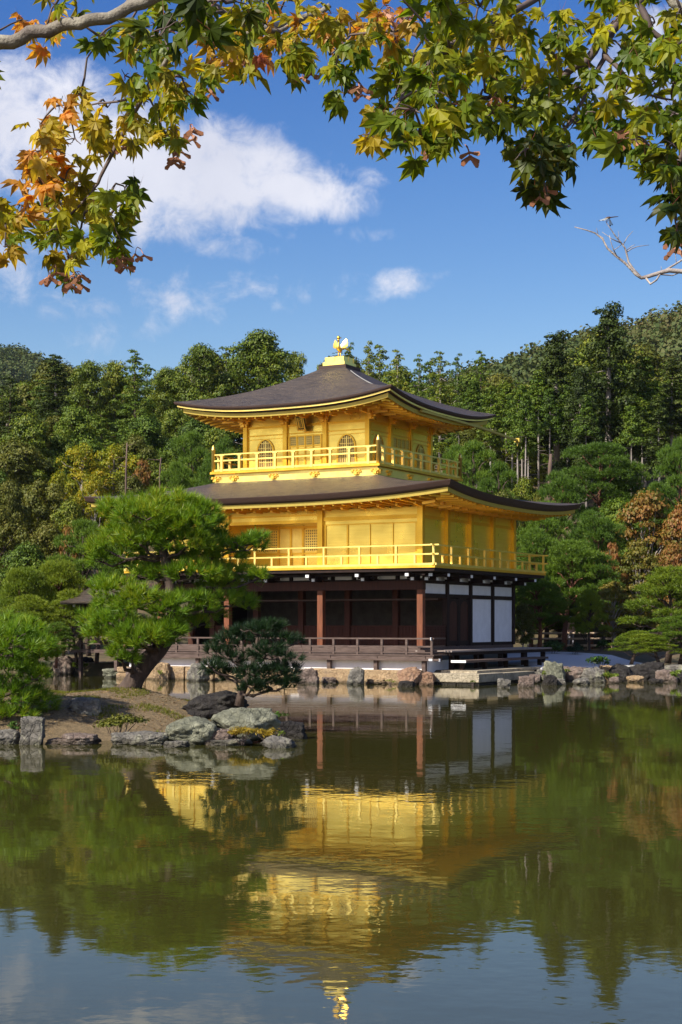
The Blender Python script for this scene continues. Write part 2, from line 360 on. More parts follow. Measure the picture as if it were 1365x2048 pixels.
# ------------------------------------------------------------------ terrain
PAV_C, PAV_R = (-.06, 65.2), R(-28.8)
pc, ps = math.cos(PAV_R), math.sin(PAV_R)
def loc2w(x, y, z=0): return Vector((PAV_C[0] + x*pc - y*ps, PAV_C[1] + x*ps + y*pc, z))
def w2loc(X, Y):
    dx, dy = X - PAV_C[0], Y - PAV_C[1]
    return dx*pc + dy*ps, -dx*ps + dy*pc
def sstep(a, b, t):
    t = min(1, max(0, (t - a) / (b - a))); return t*t*(3 - 2*t)
SH = [(-400, 72), (-30, 71), (-16, 70), (-11.5, 68.5), (-9.2, 66.5), (7.0, 61.5), (8.2, 60.4), (13, 61.0), (30, 63), (400, 66)]
def shore(X):
    for (a, ya), (b, yb) in zip(SH, SH[1:]):
        if X <= b: return ya + (yb - ya) * (X - a) / (b - a)
    return SH[-1][1]
def ground_h(X, Y):
    d = Y - shore(X)
    lx, ly = w2loc(X, Y)
    if -6.6 < lx < 8.6 and ly > -5.9: d = max(d, min(ly + 5.9, lx + 6.6, 8.6 - lx))
    if Y < 20: d = max(d, 3.4 - Y + .2*math.sin(X))
    h = -.7 + 1.18 * sstep(-.5, .5, d)
    if Y > 40:
        h += .45 * sstep(3, 12, Y - shore(X))
        h += max(0, Y - 79) * .36 if Y < 115 else 12.96
        g1 = 0 if Y < 125 else 74.5 * math.exp(-((X - 130) / 180)**2) * math.exp(-((Y - 375) / 120)**2)
        g2 = 0 if Y < 125 else 108 * math.exp(-((X + 142) / 88)**2) * math.exp(-((Y - 655) / 150)**2)
        h = max(h, g1 or -9, g2 or -9) + (.25 * noise.noise((X*.15, Y*.15, 0)) if d > 3 else 0)
    return h

def dirt_mat():
    m = bpy.data.materials.new('forest_floor'); m.use_nodes = True; nt = m.node_tree; L = nt.links.new
    bs = nt.nodes['Principled BSDF']; bs.inputs['Roughness'].default_value = .95
    tc = nd(nt, 'ShaderNodeTexCoord')
    n1 = nd(nt, 'ShaderNodeTexNoise', i_Scale=.5, i_Detail=9.0, i_Roughness=.7); L(tc.outputs['Object'], n1.inputs['Vector'])
    cr = nd(nt, 'ShaderNodeValToRGB'); L(n1.outputs[0], cr.inputs[0]); e = cr.color_ramp.elements
    e[0].position = .35; e[0].color = (.035, .04, .014, 1); e[1].position = .65; e[1].color = (.13, .085, .045, 1)
    L(cr.outputs[0], bs.inputs['Base Color'])
    return m
def axis_coords(segs):
    out = []
    for a, b, n in segs:
        out += [a + (b - a) * i / n for i in range(n)]
    return out + [segs[-1][1]]
gx = axis_coords([(-420, -60, 24), (-60, -20, 16), (-20, 22, 84), (22, 60, 16), (60, 420, 24)])
gy = axis_coords([(-60, -6, 9), (-6, 10, 20), (10, 52, 10), (52, 82, 60), (82, 130, 24), (130, 1000, 58)])
g = MB()
for Y in gy:
    for X in gx: g.V.append((X, Y, ground_h(X, Y)))
nx = len(gx)
for j in range(len(gy)-1):
    for i in range(nx-1):
        g.F.append((j*nx+i, j*nx+i+1, (j+1)*nx+i+1, (j+1)*nx+i))
o = g.build('ground', dirt_mat(), smooth=True); o['kind'] = 'structure'

def water_mat():
    m = bpy.data.materials.new('pond_water'); m.use_nodes = True; nt = m.node_tree; L = nt.links.new
    bs = nt.nodes['Principled BSDF']
    bs.inputs['Base Color'].default_value = (.038, .037, .008, 1); bs.inputs['Roughness'].default_value = .025
    bs.inputs['IOR'].default_value = 1.333
    tc = nd(nt, 'ShaderNodeTexCoord')
    n1 = nd(nt, 'ShaderNodeTexNoise', i_Scale=1.5, i_Detail=3.0, i_Roughness=.45); L(tc.outputs['Object'], n1.inputs['Vector'])
    n2 = nd(nt, 'ShaderNodeTexNoise', i_Scale=7.0, i_Detail=2.0, i_Roughness=.5); L(tc.outputs['Object'], n2.inputs['Vector'])
    n3 = nd(nt, 'ShaderNodeTexNoise', i_Scale=.16, i_Detail=3.0); L(tc.outputs['Object'], n3.inputs['Vector'])
    pt = nd(nt, 'ShaderNodeMapRange', i_1=.42, i_2=.66, i_3=.3, i_4=1.25); L(n3.outputs[0], pt.inputs[0])
    h = mth(nt, 'ADD', n1.outputs[0], mth(nt, 'MULTIPLY', n2.outputs[0], .22))
    h = mth(nt, 'MULTIPLY', h, pt.outputs[0])
    bp = nd(nt, 'ShaderNodeBump', i_Strength=.5, i_Distance=.0085); L(h, bp.inputs['Height']); L(bp.outputs[0], bs.inputs['Normal'])
    return m
wb = MB(); wb.poly([(-420, -60, 0), (420, -60, 0), (420, 90, 0), (-420, 90, 0)], [(0, 1, 2, 3)])
o = wb.build('water', water_mat()); o['kind'] = 'structure'

# island
ISL = (-6.6, 32.4, 5.75, 4.15)
def isl_h(X, Y):
    a = math.atan2((Y - ISL[1]) / ISL[3], (X - ISL[0]) / ISL[2])
    d = math.hypot((X - ISL[0]) / ISL[2], (Y - ISL[1]) / ISL[3]) / (1 + .04*math.sin(3*a + 1) + .03*math.sin(7*a))
    h = .62 * (1 - sstep(.42, 1.02, d)) + .1 * (1 - sstep(.0, .75, d))
    h += .05 * noise.noise((X*.9, Y*.9, 3)) * (1 if d < .95 else .3) + .02 * noise.noise((X*3.1, Y*3.1, 5))
    h += .16 * math.exp(-((X + 4.45)**2 + (Y - 33)**2) / .5)
    return h - .12 if d > 1 else h - .02
def isl_mat():
    m = bpy.data.materials.new('mossy_soil'); m.use_nodes = True; nt = m.node_tree; L = nt.links.new
    bs = nt.nodes['Principled BSDF']; bs.inputs['Roughness'].default_value = .95
    tc = nd(nt, 'ShaderNodeTexCoord'); sx = nd(nt, 'ShaderNodeSeparateXYZ'); L(tc.outputs['Object'], sx.inputs[0])
    n1 = nd(nt, 'ShaderNodeTexNoise', i_Scale=1.3, i_Detail=9.0, i_Roughness=.7); L(tc.outputs['Object'], n1.inputs['Vector'])
    n2 = nd(nt, 'ShaderNodeTexNoise', i_Scale=9.0, i_Detail=8.0, i_Roughness=.7); L(tc.outputs['Object'], n2.inputs['Vector'])
    n3 = nd(nt, 'ShaderNodeTexNoise', i_Scale=28.0, i_Detail=6.0, i_Roughness=.75); L(tc.outputs['Object'], n3.inputs['Vector'])
    sr = nd(nt, 'ShaderNodeMapRange', i_1=.33, i_2=.67); L(mth(nt, 'ADD', mth(nt, 'MULTIPLY', n2.outputs[0], .45), mth(nt, 'MULTIPLY', n3.outputs[0], .55)), sr.inputs[0])
    soil = mixc(nt, sr.outputs[0], (.06, .042, .02), (.38, .27, .14))
    moss = mixc(nt, sr.outputs[0], (.07, .085, .012), (.22, .23, .025))
    f = mth(nt, 'ADD', mth(nt, 'MULTIPLY', mth(nt, 'SUBTRACT', sx.outputs[1], 32.9), .6), mth(nt, 'MULTIPLY', mth(nt, 'SUBTRACT', n1.outputs[0], .5), 4.0))
    mr = nd(nt, 'ShaderNodeMapRange', i_1=-.15, i_2=.55); L(f, mr.inputs[0])
    L(mixc(nt, mr.outputs[0], soil, moss), bs.inputs['Base Color'])
    bp = nd(nt, 'ShaderNodeBump', i_Strength=.9, i_Distance=.06); L(sr.outputs[0], bp.inputs['Height']); L(bp.outputs[0], bs.inputs['Normal'])
    return m
g = MB(); nxi, nyi = 110, 84
for j in range(nyi):
    for i in range(nxi):
        X = ISL[0] - 6.6 + 13.2*i/(nxi-1); Y = ISL[1] - 4.9 + 9.8*j/(nyi-1); g.V.append((X, Y, isl_h(X, Y)))
for j in range(nyi-1):
    for i in range(nxi-1): g.F.append((j*nxi+i, j*nxi+i+1, (j+1)*nxi+i+1, (j+1)*nxi+i))
o = g.build('island_ground', isl_mat(), smooth=True); o['kind'] = 'structure'

# white gravel court beside the pavilion
g = MB(); pts = [(7.4, 60.9), (9.5, 60.9), (11.2, 61.6), (12.3, 63.2), (12.6, 66), (11.8, 69.5), (9.5, 71.5), (7, 71.0), (6.6, 67)]
NG = 40
grav = mat('white_gravel', (.62, .61, .6), .95, var=(.5, .49, .49), vscale=30, bump=.5, bscale=60)
def inpoly(x, y, P):
    c = False
    for (x1, y1), (x2, y2) in zip(P, P[1:] + P[:1]):
        if (y1 > y) != (y2 > y) and x < (x2-x1)*(y-y1)/(y2-y1)+x1: c = not c
    return c
cx_, cy_ = sum(p[0] for p in pts)/len(pts), sum(p[1] for p in pts)/len(pts)
rings = 12; PP = []
for (a, b) in zip(pts, pts[1:] + pts[:1]):
    for k in range(6): PP.append((a[0]+(b[0]-a[0])*k/6, a[1]+(b[1]-a[1])*k/6))
for r in range(rings+1):
    for p in PP:
        X, Y = cx_+(p[0]-cx_)*r/rings, cy_+(p[1]-cy_)*r/rings; g.V.append((X, Y, ground_h(X, Y)+.03 if r < rings else ground_h(X, Y)-.02))
n = len(PP)
for r in range(rings):
    for k in range(n): g.F.append((r*n+k, r*n+(k+1)%n, (r+1)*n+(k+1)%n, (r+1)*n+k))
o = g.build('gravel_path', grav, smooth=True); o['kind'] = 'structure'

# ------------------------------------------------------------------ the golden pavilion
pav = thing('golden_pavilion', 'three storey golden pavilion with dark bark roofs and a gold bird on top', 'pavilion', (PAV_C[0], PAV_C[1], 0), PAV_R)
HB, AX, AY = 2.75, 5.78, 4.30          # half widths: top storey, lower storeys

def roof_fn(hx, hy, tx, ty, z0, z1, up, a, pw=2.7):
    def f(side, s, t, dz=0.0, inset=0.0, upk=None):
        k = 1 - inset / hx; k2 = 1 - inset / hy
        x = s * (hx * k + (tx - hx) * t); y = -(hy * k2 + (ty - hy) * t)
        z = z0 + (z1 - z0) * (a*t + (1-a)*t*t) + up * abs(s)**pw * ((1-t)**2 if upk is None else upk) + dz
        if side == 0: return (x, y, z)
        if side == 2: return (-x, -y, z)
        xx = hx * k + (tx - hx) * t; yy = s * (hy * k2 + (ty - hy) * t)
        return (xx, yy, z) if side == 1 else (-xx, -yy, z)
    return f
SS = [-1 + 2*i/44 for i in range(45)]
SS = [math.copysign(abs(s)**.85, s) for s in SS]

def build_roof(f, hx, hy, prof_edges, fascia_in, fascia, soffit_in, wall_z, name_label, gold_strip=False):
    NT = 18; g = MB()
    for side in range(4):
        o = len(g.V)
        for j in range(NT+1):
            for s in SS: g.V.append(f(side, s, j/NT))
        n = len(SS)
        for j in range(NT):
            for i in range(n-1): g.F.append((o+j*n+i, o+j*n+i+1, o+(j+1)*n+i+1, o+(j+1)*n+i))
    roof = g.build('roof', M['bark_roof'], pav, smooth=True, label=name_label)
    def strip(name, mt, rings, sm=True):
        g = MB()
        for side in range(4):
            o = len(g.V); n = len(SS)
            for (ins, dz, uk) in rings:
                for s in SS: g.V.append(f(side, s, 0, dz, ins, uk))
            for j in range(len(rings)-1):
                for i in range(n-1): g.F.append((o+j*n+i, o+(j+1)*n+i, o+(j+1)*n+i+1, o+j*n+i+1))
        return g.build(name, mt, roof, smooth=sm)
    strip('shingle_edge', M['dark_edge'], [(i, d, 1.0) for i, d in prof_edges])
    if gold_strip:
        a = gold_strip
        strip('gold_strip', M['gold_pale'], [(a[0]+.1, a[1]+.002, 1), (a[0], a[1], 1), (a[0], a[1]-a[2], 1), (a[0]+.12, a[1]-a[2]-.002, 1)], False)
    fz0, fz1 = fascia
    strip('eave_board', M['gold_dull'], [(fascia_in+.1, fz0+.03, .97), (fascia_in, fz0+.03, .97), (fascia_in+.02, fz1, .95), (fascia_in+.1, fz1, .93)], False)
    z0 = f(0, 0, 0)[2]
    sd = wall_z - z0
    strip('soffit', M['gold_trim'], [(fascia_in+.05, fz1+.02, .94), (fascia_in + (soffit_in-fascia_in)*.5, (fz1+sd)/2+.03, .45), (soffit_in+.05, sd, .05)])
    g = MB()                                                    # rafters and their ends under the eave
    for side in range(4):
        Lh = (hx if side % 2 == 0 else hy)
        nr = int(Lh * 2 / .42)
        for k in range(nr+1):
            w = -Lh + .25 + (2*Lh-.5)*k/nr
            s0 = w/Lh
            p = Vector(f(side, s0, 0, fz1-.02, fascia_in+.12, .9)); 
            lim = (hx if side % 2 == 0 else hy) - soffit_in
            if abs(w) > lim + .15:
                tfrac = max(.12, 1 - (abs(w)-lim)/soffit_in)
            else: tfrac = 1
            ins = fascia_in + (soffit_in - fascia_in) * tfrac * .98
            sgn = w / (Lh - ins)
            q = Vector(f(side, max(-1, min(1, sgn)), 0, fz1 + (sd - fz1)*tfrac - .03, ins, .9*(1-tfrac)+.04))
            g.bar(p, q, .07, .08)
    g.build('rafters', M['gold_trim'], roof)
    for side in range(4):
        Lh = (hx if side % 2 == 0 else hy); nr = int(Lh*2/.85)
        for k in range(nr+1):
            w = (-Lh + 1.2) + (2*Lh - 2.4)*k/nr
            for ins, dz in ((soffit_in*.52, -.02),):
                p = Vector(f(side, w/(Lh-ins), 0, (fz1+sd)/2 - .07, ins, .4)); q = Vector(f(side, w/(Lh-ins-.5), 0, (fz1*.3+sd*.7) - .09, ins+.55, .2))
                MB().bar(p, q, .1, .1).build('purlin_end', M['gold_bright'], roof)
    return roof
M['dark_edge'] = mat('dark_shingle_edge', (.035, .02, .016), .7, var=(.07, .035, .025), vscale=6, bump=.3, stretch=(.3, .3, 14))

fT = roof_fn(4.83, 4.83, .63, .63, 10.53, 12.46, .40, .66)
roofT = build_roof(fT, 4.83, 4.83, [(0,0),(.005,-.05),(.03,-.1),(.16,-.17),(.2,-.24),(.28,-.26)], .26, (-.25, -.4), 2.08, 10.34, 'topmost pyramidal bark roof', gold_strip=(.10, -.105, .09))
fM = roof_fn(8.0, 6.5, 3.72, 3.72, 6.86, 7.74, .33, .72)
roofM = build_roof(fM, 8.0, 6.5, [(0,0),(.004,-.03),(.03,-.06),(.05,-.15),(.14,-.24),(.25,-.27)], .2, (-.23, -.39), 2.2, 6.5, 'broad lower bark roof')

# ridge box and the bird
g = MB(); g.box(-.63,.63,-.63,.63,12.36,12.6); g.build('roof_cap', M['dark_edge'], roofT)
g = MB(); g.box(-.5,.5,-.5,.5,12.603,12.76); g.box(-.42,.42,-.42,.42,12.763,12.97)
for s in (-1, 1):
    for c in (-.42, 0, .42):
        g.box(c-.018, c+.018, s*.425-.01, s*.425+.01, 12.765, 12.965); g.box(s*.425-.01, s*.425+.01, c-.018, c+.018, 12.766, 12.964)
g.build('bird_plinth', M['gold_pale'], roofT)
g = MB()                                                        # body: base dome, legs, belly, neck, head
g.lathe((0,0,12.972), [(.12,0),(.115,.02),(.07,.05),(.01,.06)], 14)
for s in (-1, 1):
    g.tube([(s*.05,.0,13.0),(s*.05,-.01,13.12),(s*.045,.03,13.24)], [.02,.014,.03], 7)
    for dx in (-.03, 0, .03): g.tube([(s*.05,0,13.02),(s*.05+dx,-.07,13.008)], [.012,.006], 5)
g.tube([(0,.2,13.37),(0,.12,13.34),(0,.02,13.32),(0,-.07,13.35),(0,-.11,13.42),(0,-.1,13.5),(0,-.075,13.57),(0,-.08,13.64),(0,-.1,13.69),(0,-.12,13.74)],
       [.03,.08,.105,.1,.075,.05,.038,.036,.05,.02], 12)
g.tube([(0,-.12,13.7),(0,-.18,13.68)], [.022,.004], 6)
bird = g.build('bird_statue', M['gold_bright'], pav, smooth=True, label='gilded phoenix-like bird with raised wings')
g = MB(); g.lathe((0,-.09,13.72), [(.02,0),(.07,.03),(.075,.08),(.05,.13),(.012,.16)], 10)
for k in range(5):
    a = -1 + k*.5; g.tube([(0,-.06,13.74),(a*.05,.04,13.82),(a*.07,.07,13.78)], [.02,.014,.004], 5)
g.build('crest', M['gold_bright'], bird, smooth=True)
for s in (-1, 1):
    g = MB()
    for k in range(8):
        t = k/7; b = Vector((s*(.07+.06*t), -.02+.03*t, 13.42-.02*t)); L_ = .42 - .18*t
        d = Vector((s*(.55+.5*t), .35, 1.0-.7*t)).normalized(); w = d.cross(Vector((0,1,0))).normalized()*.035
        tip = b + d*L_; th = Vector((0,.012,0))
        g.poly([b-w-th, b+w-th, b+d*L_*.7+w-th, tip-th, b+d*L_*.7-w-th, b-w+th, b+w+th, b+d*L_*.7+w+th, tip+th, b+d*L_*.7-w+th],
               [(0,1,2,3,4),(9,8,7,6,5),(0,5,6,1),(1,6,7,2),(2,7,8,3),(3,8,9,4),(4,9,5,0)])
    g.build('wing', M['gold_bright'], bird)
g = MB()
for k in range(7):
    a = (k-3)*.16; b = Vector((.03*(k-3), .15, 13.38)); d = Vector((math.sin(a)*.8, .9, .28 - .12*abs(k-3))).normalized(); w = d.cross(Vector((0,0,1))).normalized()*.03
    m_ = b + d*.25 + Vector((0,0,.03)); tip = b + d*.42 - Vector((0,0,.06)); th = Vector((0,0,.012))
    g.poly([b-w-th, b+w-th, m_+w-th, tip-th, m_-w-th, b-w+th, b+w+th, m_+w+th, tip+th, m_-w+th],
           [(0,1,2,3,4),(9,8,7,6,5),(0,5,6,1),(1,6,7,2),(2,7,8,3),(3,8,9,4),(4,9,5,0)])
g.build('tail', M['gold_bright'], bird)
# lightning chain and the gutter that runs past the eave
g = MB()
for k in range(70):
    t = .03 + .9*k/70; p = Vector(fT(1, -.86+.42*(1-t)*.3, t, .035)); g.box(p.x-.011, p.x+.011, p.y-.011, p.y+.011, p.z-.03, p.z+.002)
g.build('roof_chain', mat('bright_metal_chain', (.5,.48,.46), .5), roofT)
g = MB(); g.bar((4.66,-2.0,10.3),(4.66,3.6,10.26),.1,.09); g.bar((4.66,3.6,10.26),(4.72,7.6,10.1),.1,.09)
g.box(4.6,4.84,7.35,7.6,10.03,10.2); g.tube([(4.72,7.45,10.1),(4.72,7.45,9.86)], [.05,.02], 6)
g.bar((4.7,4.9,10.2),(4.7,5.1,10.38),.06,.06)
g.build('gutter', M['gold_dull'], roofT)

# ---- top storey
g = MB(); g.box(-HB,HB,-HB,HB,8.2,10.4); g.build('wall', M['gold'], pav, label='gilded board wall of the top storey')
colm = MB().box(-.09,.09,-.09,.09,8.192,10.36).mesh('column', M['gold_trim'])
brk = MB()
for z, w in ((10.0,.15),(10.1,.2),(10.2,.27)):
    brk.box(-w,w,-.16,-.04,z,z+.075); brk.box(-.06,.06,-w*1.5,0,z,z+.075)
    for q in (-w+.04, 0, w-.04): brk.box(q-.05,q+.05,-.2,-.06,z+.078,z+.1)
brk = brk.mesh('bracket', M['gold_bright'])
beam = MB().box(-HB,HB,-.05,.0,9.92,10.0).box(-HB,HB,-.04,0,9.62,9.66).box(-HB,HB,-.03,0,9.48,9.5).box(-HB,HB,-.07,0,8.205,8.32).mesh('wall_beam', M['gold_trim'])
def arch_half(z):                       # half width of a bell shaped window at relative height z
    if z < .52: return .5 - .03*z/.52 + .03*(1-z/.52)**3
    t = (z-.52)/.48
    return .47 * max(0, 1 - t**2.2)**.62 if t < .93 else .47*max(0, 1-.93**2.2)**.62*(1-t)/.07
WW, WH = .74, 1.12
pan = MB(); frm = MB(); lat = MB(); zs = [i/24 for i in range(25)]
ol = [(arch_half(z)*WW, z*WH) for z in zs]
out = [(x, z) for x, z in ol] + [(-x, z) for x, z in reversed(ol)]
pan.poly([(x, -.012, z) for x, z in out], [tuple(range(len(out)))])
ol2 = [(x*1.12+.02, z*1.04) for x, z in ol]; out2 = [(x, z) for x, z in ol2] + [(-x, z) for x, z in reversed(ol2)]
N_ = len(out)
frm.poly([(x,-.05,z) for x,z in out] + [(x,-.05,z) for x,z in out2] + [(x,.0,z) for x,z in out2] + [(x,-.01,z) for x,z in out],
         [(i,i+1,N_+i+1,N_+i) for i in range(N_-1)] + [(N_+i,N_+i+1,2*N_+i+1,2*N_+i) for i in range(N_-1)] + [(3*N_+i,3*N_+i+1,i+1,i) for i in range(N_-1)])
for k in range(9):
    x = (-.5 + (k+.5)/9)*WW; zz = max([z for z in zs if arch_half(z)*WW > abs(x)] or [0])*WH
    lat.box(x-(.012 if k != 4 else .03), x+(.012 if k != 4 else .03), -.034, -.014, 0, zz)
for z in (.2,.45,.7,.88):
    h = arch_half(z)*WW; lat.box(-h, h, -.036, -.0165, z*WH-.012, z*WH+.012)
pan = pan.mesh('window', M['pane']); frm = frm.mesh('frame', M['gold_trim']); lat = lat.mesh('lattice', M['gold_pale'])
dr = MB(); dr.box(-.72,.72,-.03,0,8.3,9.56); dr = dr.mesh('door', M['gold'])
dfr = MB()
for x in (-.72,-.36,0,.36,.72): dfr.box(x-.03,x+.03,-.07,-.031,8.3,9.56)
for z in (8.32,8.75,8.98,9.1,9.5): dfr.box(-.75,.75,-.065,-.032,z,z+.05)
dfr = dfr.mesh('frame', M['gold_trim'])
dlt = MB()
for c in (-.54,-.18,.18,.54):
    dlt.box(c-.13,c+.13,-.04,-.031,9.17,9.49)
dlt = dlt.mesh('pane', M['pane'])
dbr = MB()
for c in (-.54,-.18,.18,.54):
    for k in range(6): dbr.box(c-.11+.044*k-.008, c-.11+.044*k+.008, -.055,-.041,9.17,9.49)
    for z in (9.25,9.33,9.41): dbr.box(c-.13,c+.13,-.057,-.043,z-.006,z+.006)
dbr = dbr.mesh('lattice', M['gold_pale'])
for k in range(4):
    a = k*math.pi/2; ca, sa = math.cos(a), math.sin(a)
    rt = lambda x, y: (x*ca - y*sa, x*sa + y*ca, 0)
    inst('wall_beam', beam, pav, rt(0, -HB), a)
    for c in (-HB, -.9, .9):
        inst('column', colm, pav, rt(c, -HB-.02), a); inst('bracket', brk, pav, rt(c, -HB-.06), a)
    for c in (-1.84, 1.84):
        w = inst('window', pan, pav, tuple(Vector(rt(c, -HB)) + Vector((0,0,8.34))), a); inst('frame', frm, w); inst('lattice', lat, w)
    d = inst('door', dr, pav, rt(0, -HB), a); inst('frame', dfr, d); inst('pane', dlt, d); inst('lattice', dbr, d)

# name board
pl = MB(); pl.box(-.2,.2,-.03,.03,-.29,.29); plo = pl.build('name_plaque', M['black'], pav, loc=(-.02,-HB-.36,10.0), label='black and gold calligraphy board')
plo.rotation_euler = (R(22), 0, 0)
g = MB(); g.box(-.11,.11,-.042,-.031,-.21,.21); g.build('panel', M['gold_bright'], plo)
g = MB()
for x in (-.16,.16): g.box(x-.025,x+.025,-.045,-.031,-.27,.27)
for z in (-.29,.29):
    for k in range(5): g.box(-.16+.08*k-.03,-.16+.08*k+.03,-.04,.02,z-.03,z+.03)
g.build('frame', M['gold_bright'], plo)
cu = bpy.data.curves.new('lettering', 'FONT'); cu.body = '究\n竟\n頂'; cu.size = .15; cu.align_x = 'CENTER'; cu.align_y = 'CENTER'; cu.space_line = .9; cu.extrude = .003
to = bpy.data.objects.new('lettering', cu); COL.objects.link(to); to.parent = plo; to.location = (0, -.046, 0); to.rotation_euler = (R(90), 0, 0)
lm_ = bpy.data.meshes.new_from_object(to.evaluated_get(bpy.context.evaluated_depsgraph_get())); bpy.data.objects.remove(to)
lm_.materials.clear(); lm_.materials.append(M['black']); to = inst('lettering', lm_, plo, (0, -.046, 0)); to.rotation_euler = (R(90), 0, 0)

# top balcony
bal = MB(); bal.box(-3.66,3.66,-3.66,3.66,7.45,8.06).box(-3.62,3.62,-3.62,3.62,8.06,8.09)
bal = bal.build('balcony', M['gold_pale'], pav, label='upper balcony with skirt boards')
g = MB(); g.box(-3.8,3.8,-3.8,3.8,8.09,8.18); g.build('floor', M['gold_trim'], bal)
om = MB()
for dx, w in ((-.14,.06),(0,.06),(.14,.06)): om.box(dx-w*.7,dx+w*.7,-.09,0,.1,.15)
om.box(-.22,.22,-.06,0,.06,.1).box(-.06,.06,-.11,0,-.04,.06).box(-.12,.12,-.05,0,-.02,.03)
om = om.mesh('bracket_ornament', M['gold_bright'])
for k in range(4):
    a = k*math.pi/2; ca, sa = math.cos(a), math.sin(a)
    for c in (-3.58,-2.75,-.92,.92,2.75,3.58): inst('bracket_ornament', om, bal, (c*ca+3.66*sa, c*sa-3.66*ca, 7.84), a)
def railing(parent, path, rails, posts, mt, label, closed=False):
    """rails: (z, w, h, overshoot); posts: list of (mesh, spacing, offset)"""
    g = MB(); n = len(path)
    for i in range(n if closed else n-1):
        p, q = Vector((*path[i], 0)), Vector((*path[(i+1) % n], 0)); d = (q-p).normalized()
        for (z, w, h, ov) in rails: g.bar(p - d*ov + Vector((0,0,z + (.003 if i % 2 else 0))), q + d*ov + Vector((0,0,z + (.003 if i % 2 else 0))), w, h)
    r = g.build('railing', mt, parent, label=label)
    for (msh, sp, off) in posts:
        for i in range(n if closed else n-1):
            p, q = Vector((*path[i], 0)), Vector((*path[(i+1) % n], 0)); L_ = (q-p).length; k = max(1, round(L_/sp))
            for j in range(k):
                t = (j + off)/k
                inst('post', msh, r, tuple(p + (q-p)*t), math.atan2((q-p).y, (q-p).x))
    return r
post3 = MB().box(-.05,.05,-.05,.05,8.181,8.79); post3.box(-.1,.1,-.045,.045,8.8,8.835); post3 = post3.mesh('post', M['gold_pale'])
sq = [(-3.7,-3.7),(3.7,-3.7),(3.7,3.7),(-3.7,3.7)]
r3 = railing(pav, sq, [(8.86,.055,.05,0),(8.62,.06,.06,0),(8.24,.07,.08,0)], [(post3,.83,.5)], M['gold_pale'], 'gilded railing of the top balcony', True)
cp = MB().lathe((0,0,8.182), [(.075,0),(.075,.86),(.085,.865),(.085,.9),(.06,.91),(.075,.95),(.05,1.0),(.012,1.06),(.002,1.1)], 12).mesh('corner_post', M['gold_pale'], True)
for p in sq: inst('corner_post', cp, r3, (*p, 0))

# ---- middle storey
RX0, RX1, RY = -2.62, 1.58, -2.2           # recessed front bay
g = MB()
g.box(RX1, AX, -AY, -AY+.12, 4.25, 6.46); g.box(-AX, RX0, -AY, -AY+.12, 4.25, 6.46)
g.box(AX-.12, AX, -AY+.12, AY, 4.25, 6.46); g.box(-AX, -AX+.12, -AY+.12, AY, 4.25, 6.46); g.box(-AX+.12, AX-.12, AY-.12, AY, 4.25, 6.46)
g.box(RX0-.1, RX1+.1, RY, RY+.12, 4.25, 6.4)
g.box(RX1, RX1+.12, -AY+.12, RY+.1, 4.25, 6.4); g.box(RX0-.12, RX0, -AY+.12, RY+.1, 4.25, 6.4)
g.box(RX0-.1, RX1+.1, -AY, -AY+.1, 6.0, 6.46); g.box(RX0-.1, RX1+.1, -AY+.1, RY, 6.3, 6.36)
g.build('wall', M['gold'], pav, label='gilded board walls of the middle storey')
g = MB()
def colbox(x, y, w=.1, z0=4.25, z1=6.5): g.box(x-w, x+w, y-w, y+w, z0, z1)
col2 = MB().box(-.11,.11,-.11,.11,4.255,6.5).mesh('column', M['gold_trim'])
for x in (RX1, 5.78, RX0, -AX): inst('column', col2, pav, (x, -AY-.02 if abs(x) < 5 else -AY, 0))
for y in (-2.15, 0, 2.15, 4.3): inst('column', col2, pav, (AX+.03, y, 0)); inst('column', col2, pav, (-AX-.03, y, 0))
g = MB()
for (x0, x1) in ((RX1+.11, AX-.1), (-AX+.1, RX0-.11)):
    g.box(x0,x1,-AY-.06,-AY,6.03,6.17); g.box(x0,x1,-AY-.03,-AY,5.86,5.9); g.box(x0,x1,-AY-.05,-AY,4.25,4.33); g.box(x0,x1,-AY-.03,-AY,4.36,4.4)
    for k in range(5):
        x = x0+.08 + (x1-x0-.16)*k/4; g.box(x-(.035 if k in (0,1,4) else .012), x+(.035 if k in (0,1,4) else .012), -AY-.035, -AY, 4.4, 5.86)
g.box(RX0+.1,RX1-.1,-AY-.08,-AY-.0,5.98,6.1); g.box(RX0+.1,RX1-.1,-AY-.04,-AY,6.25,6.3)
g.box(AX,AX+.04,-AY+.1,AY,6.03,6.15); g.box(AX,AX+.05,-AY+.1,AY,4.25,4.34)
g.build('wall_beam', M['gold_trim'], pav)
lw = MB(); lw.box(-.44,.44,-.02,0,0,.86); lw = lw.mesh('window', M['pane'])
ll = MB()
for k in range(10): ll.box(-.44+.88*k/9-.022,-.44+.88*k/9+.022,-.05,-.021,0,.86)
for k in range(9): ll.box(-.44,.44,-.052,-.0225,.86*k/8-.022,.86*k/8+.022)
ll = ll.mesh('lattice', M['gold_pale'])
for x in (.12, -3.3+.65): 
    w = inst('window', lw, pav, (x if x > -2 else -2.05, RY, 5.02)); inst('lattice', ll, w)
w = inst('window', lw, pav, (1.05, RY, 5.02)); inst('lattice', ll, w)
g = MB()
for x in (-1.55,-.98,-.42): g.box(x-.045,x+.045,RY-.06,RY,4.3,5.95)
g.box(RX0+.02,RX1-.02,RY-.05,RY,5.93,6.02); g.box(RX0+.02,RX1-.02,RY-.05,RY,4.9,4.96); g.box(RX0+.02,RX1-.02,RY-.06,RY,4.26,4.36)
dd = g.build('door_frame', M['gold_trim'], pav)
g = MB(); g.box(-1.5,-1.02,RY-.025,RY,4.98,5.92); g.box(-.94,-.46,RY-.026,RY,4.98,5.92); g.build('door', M['gold_pale'], pav)
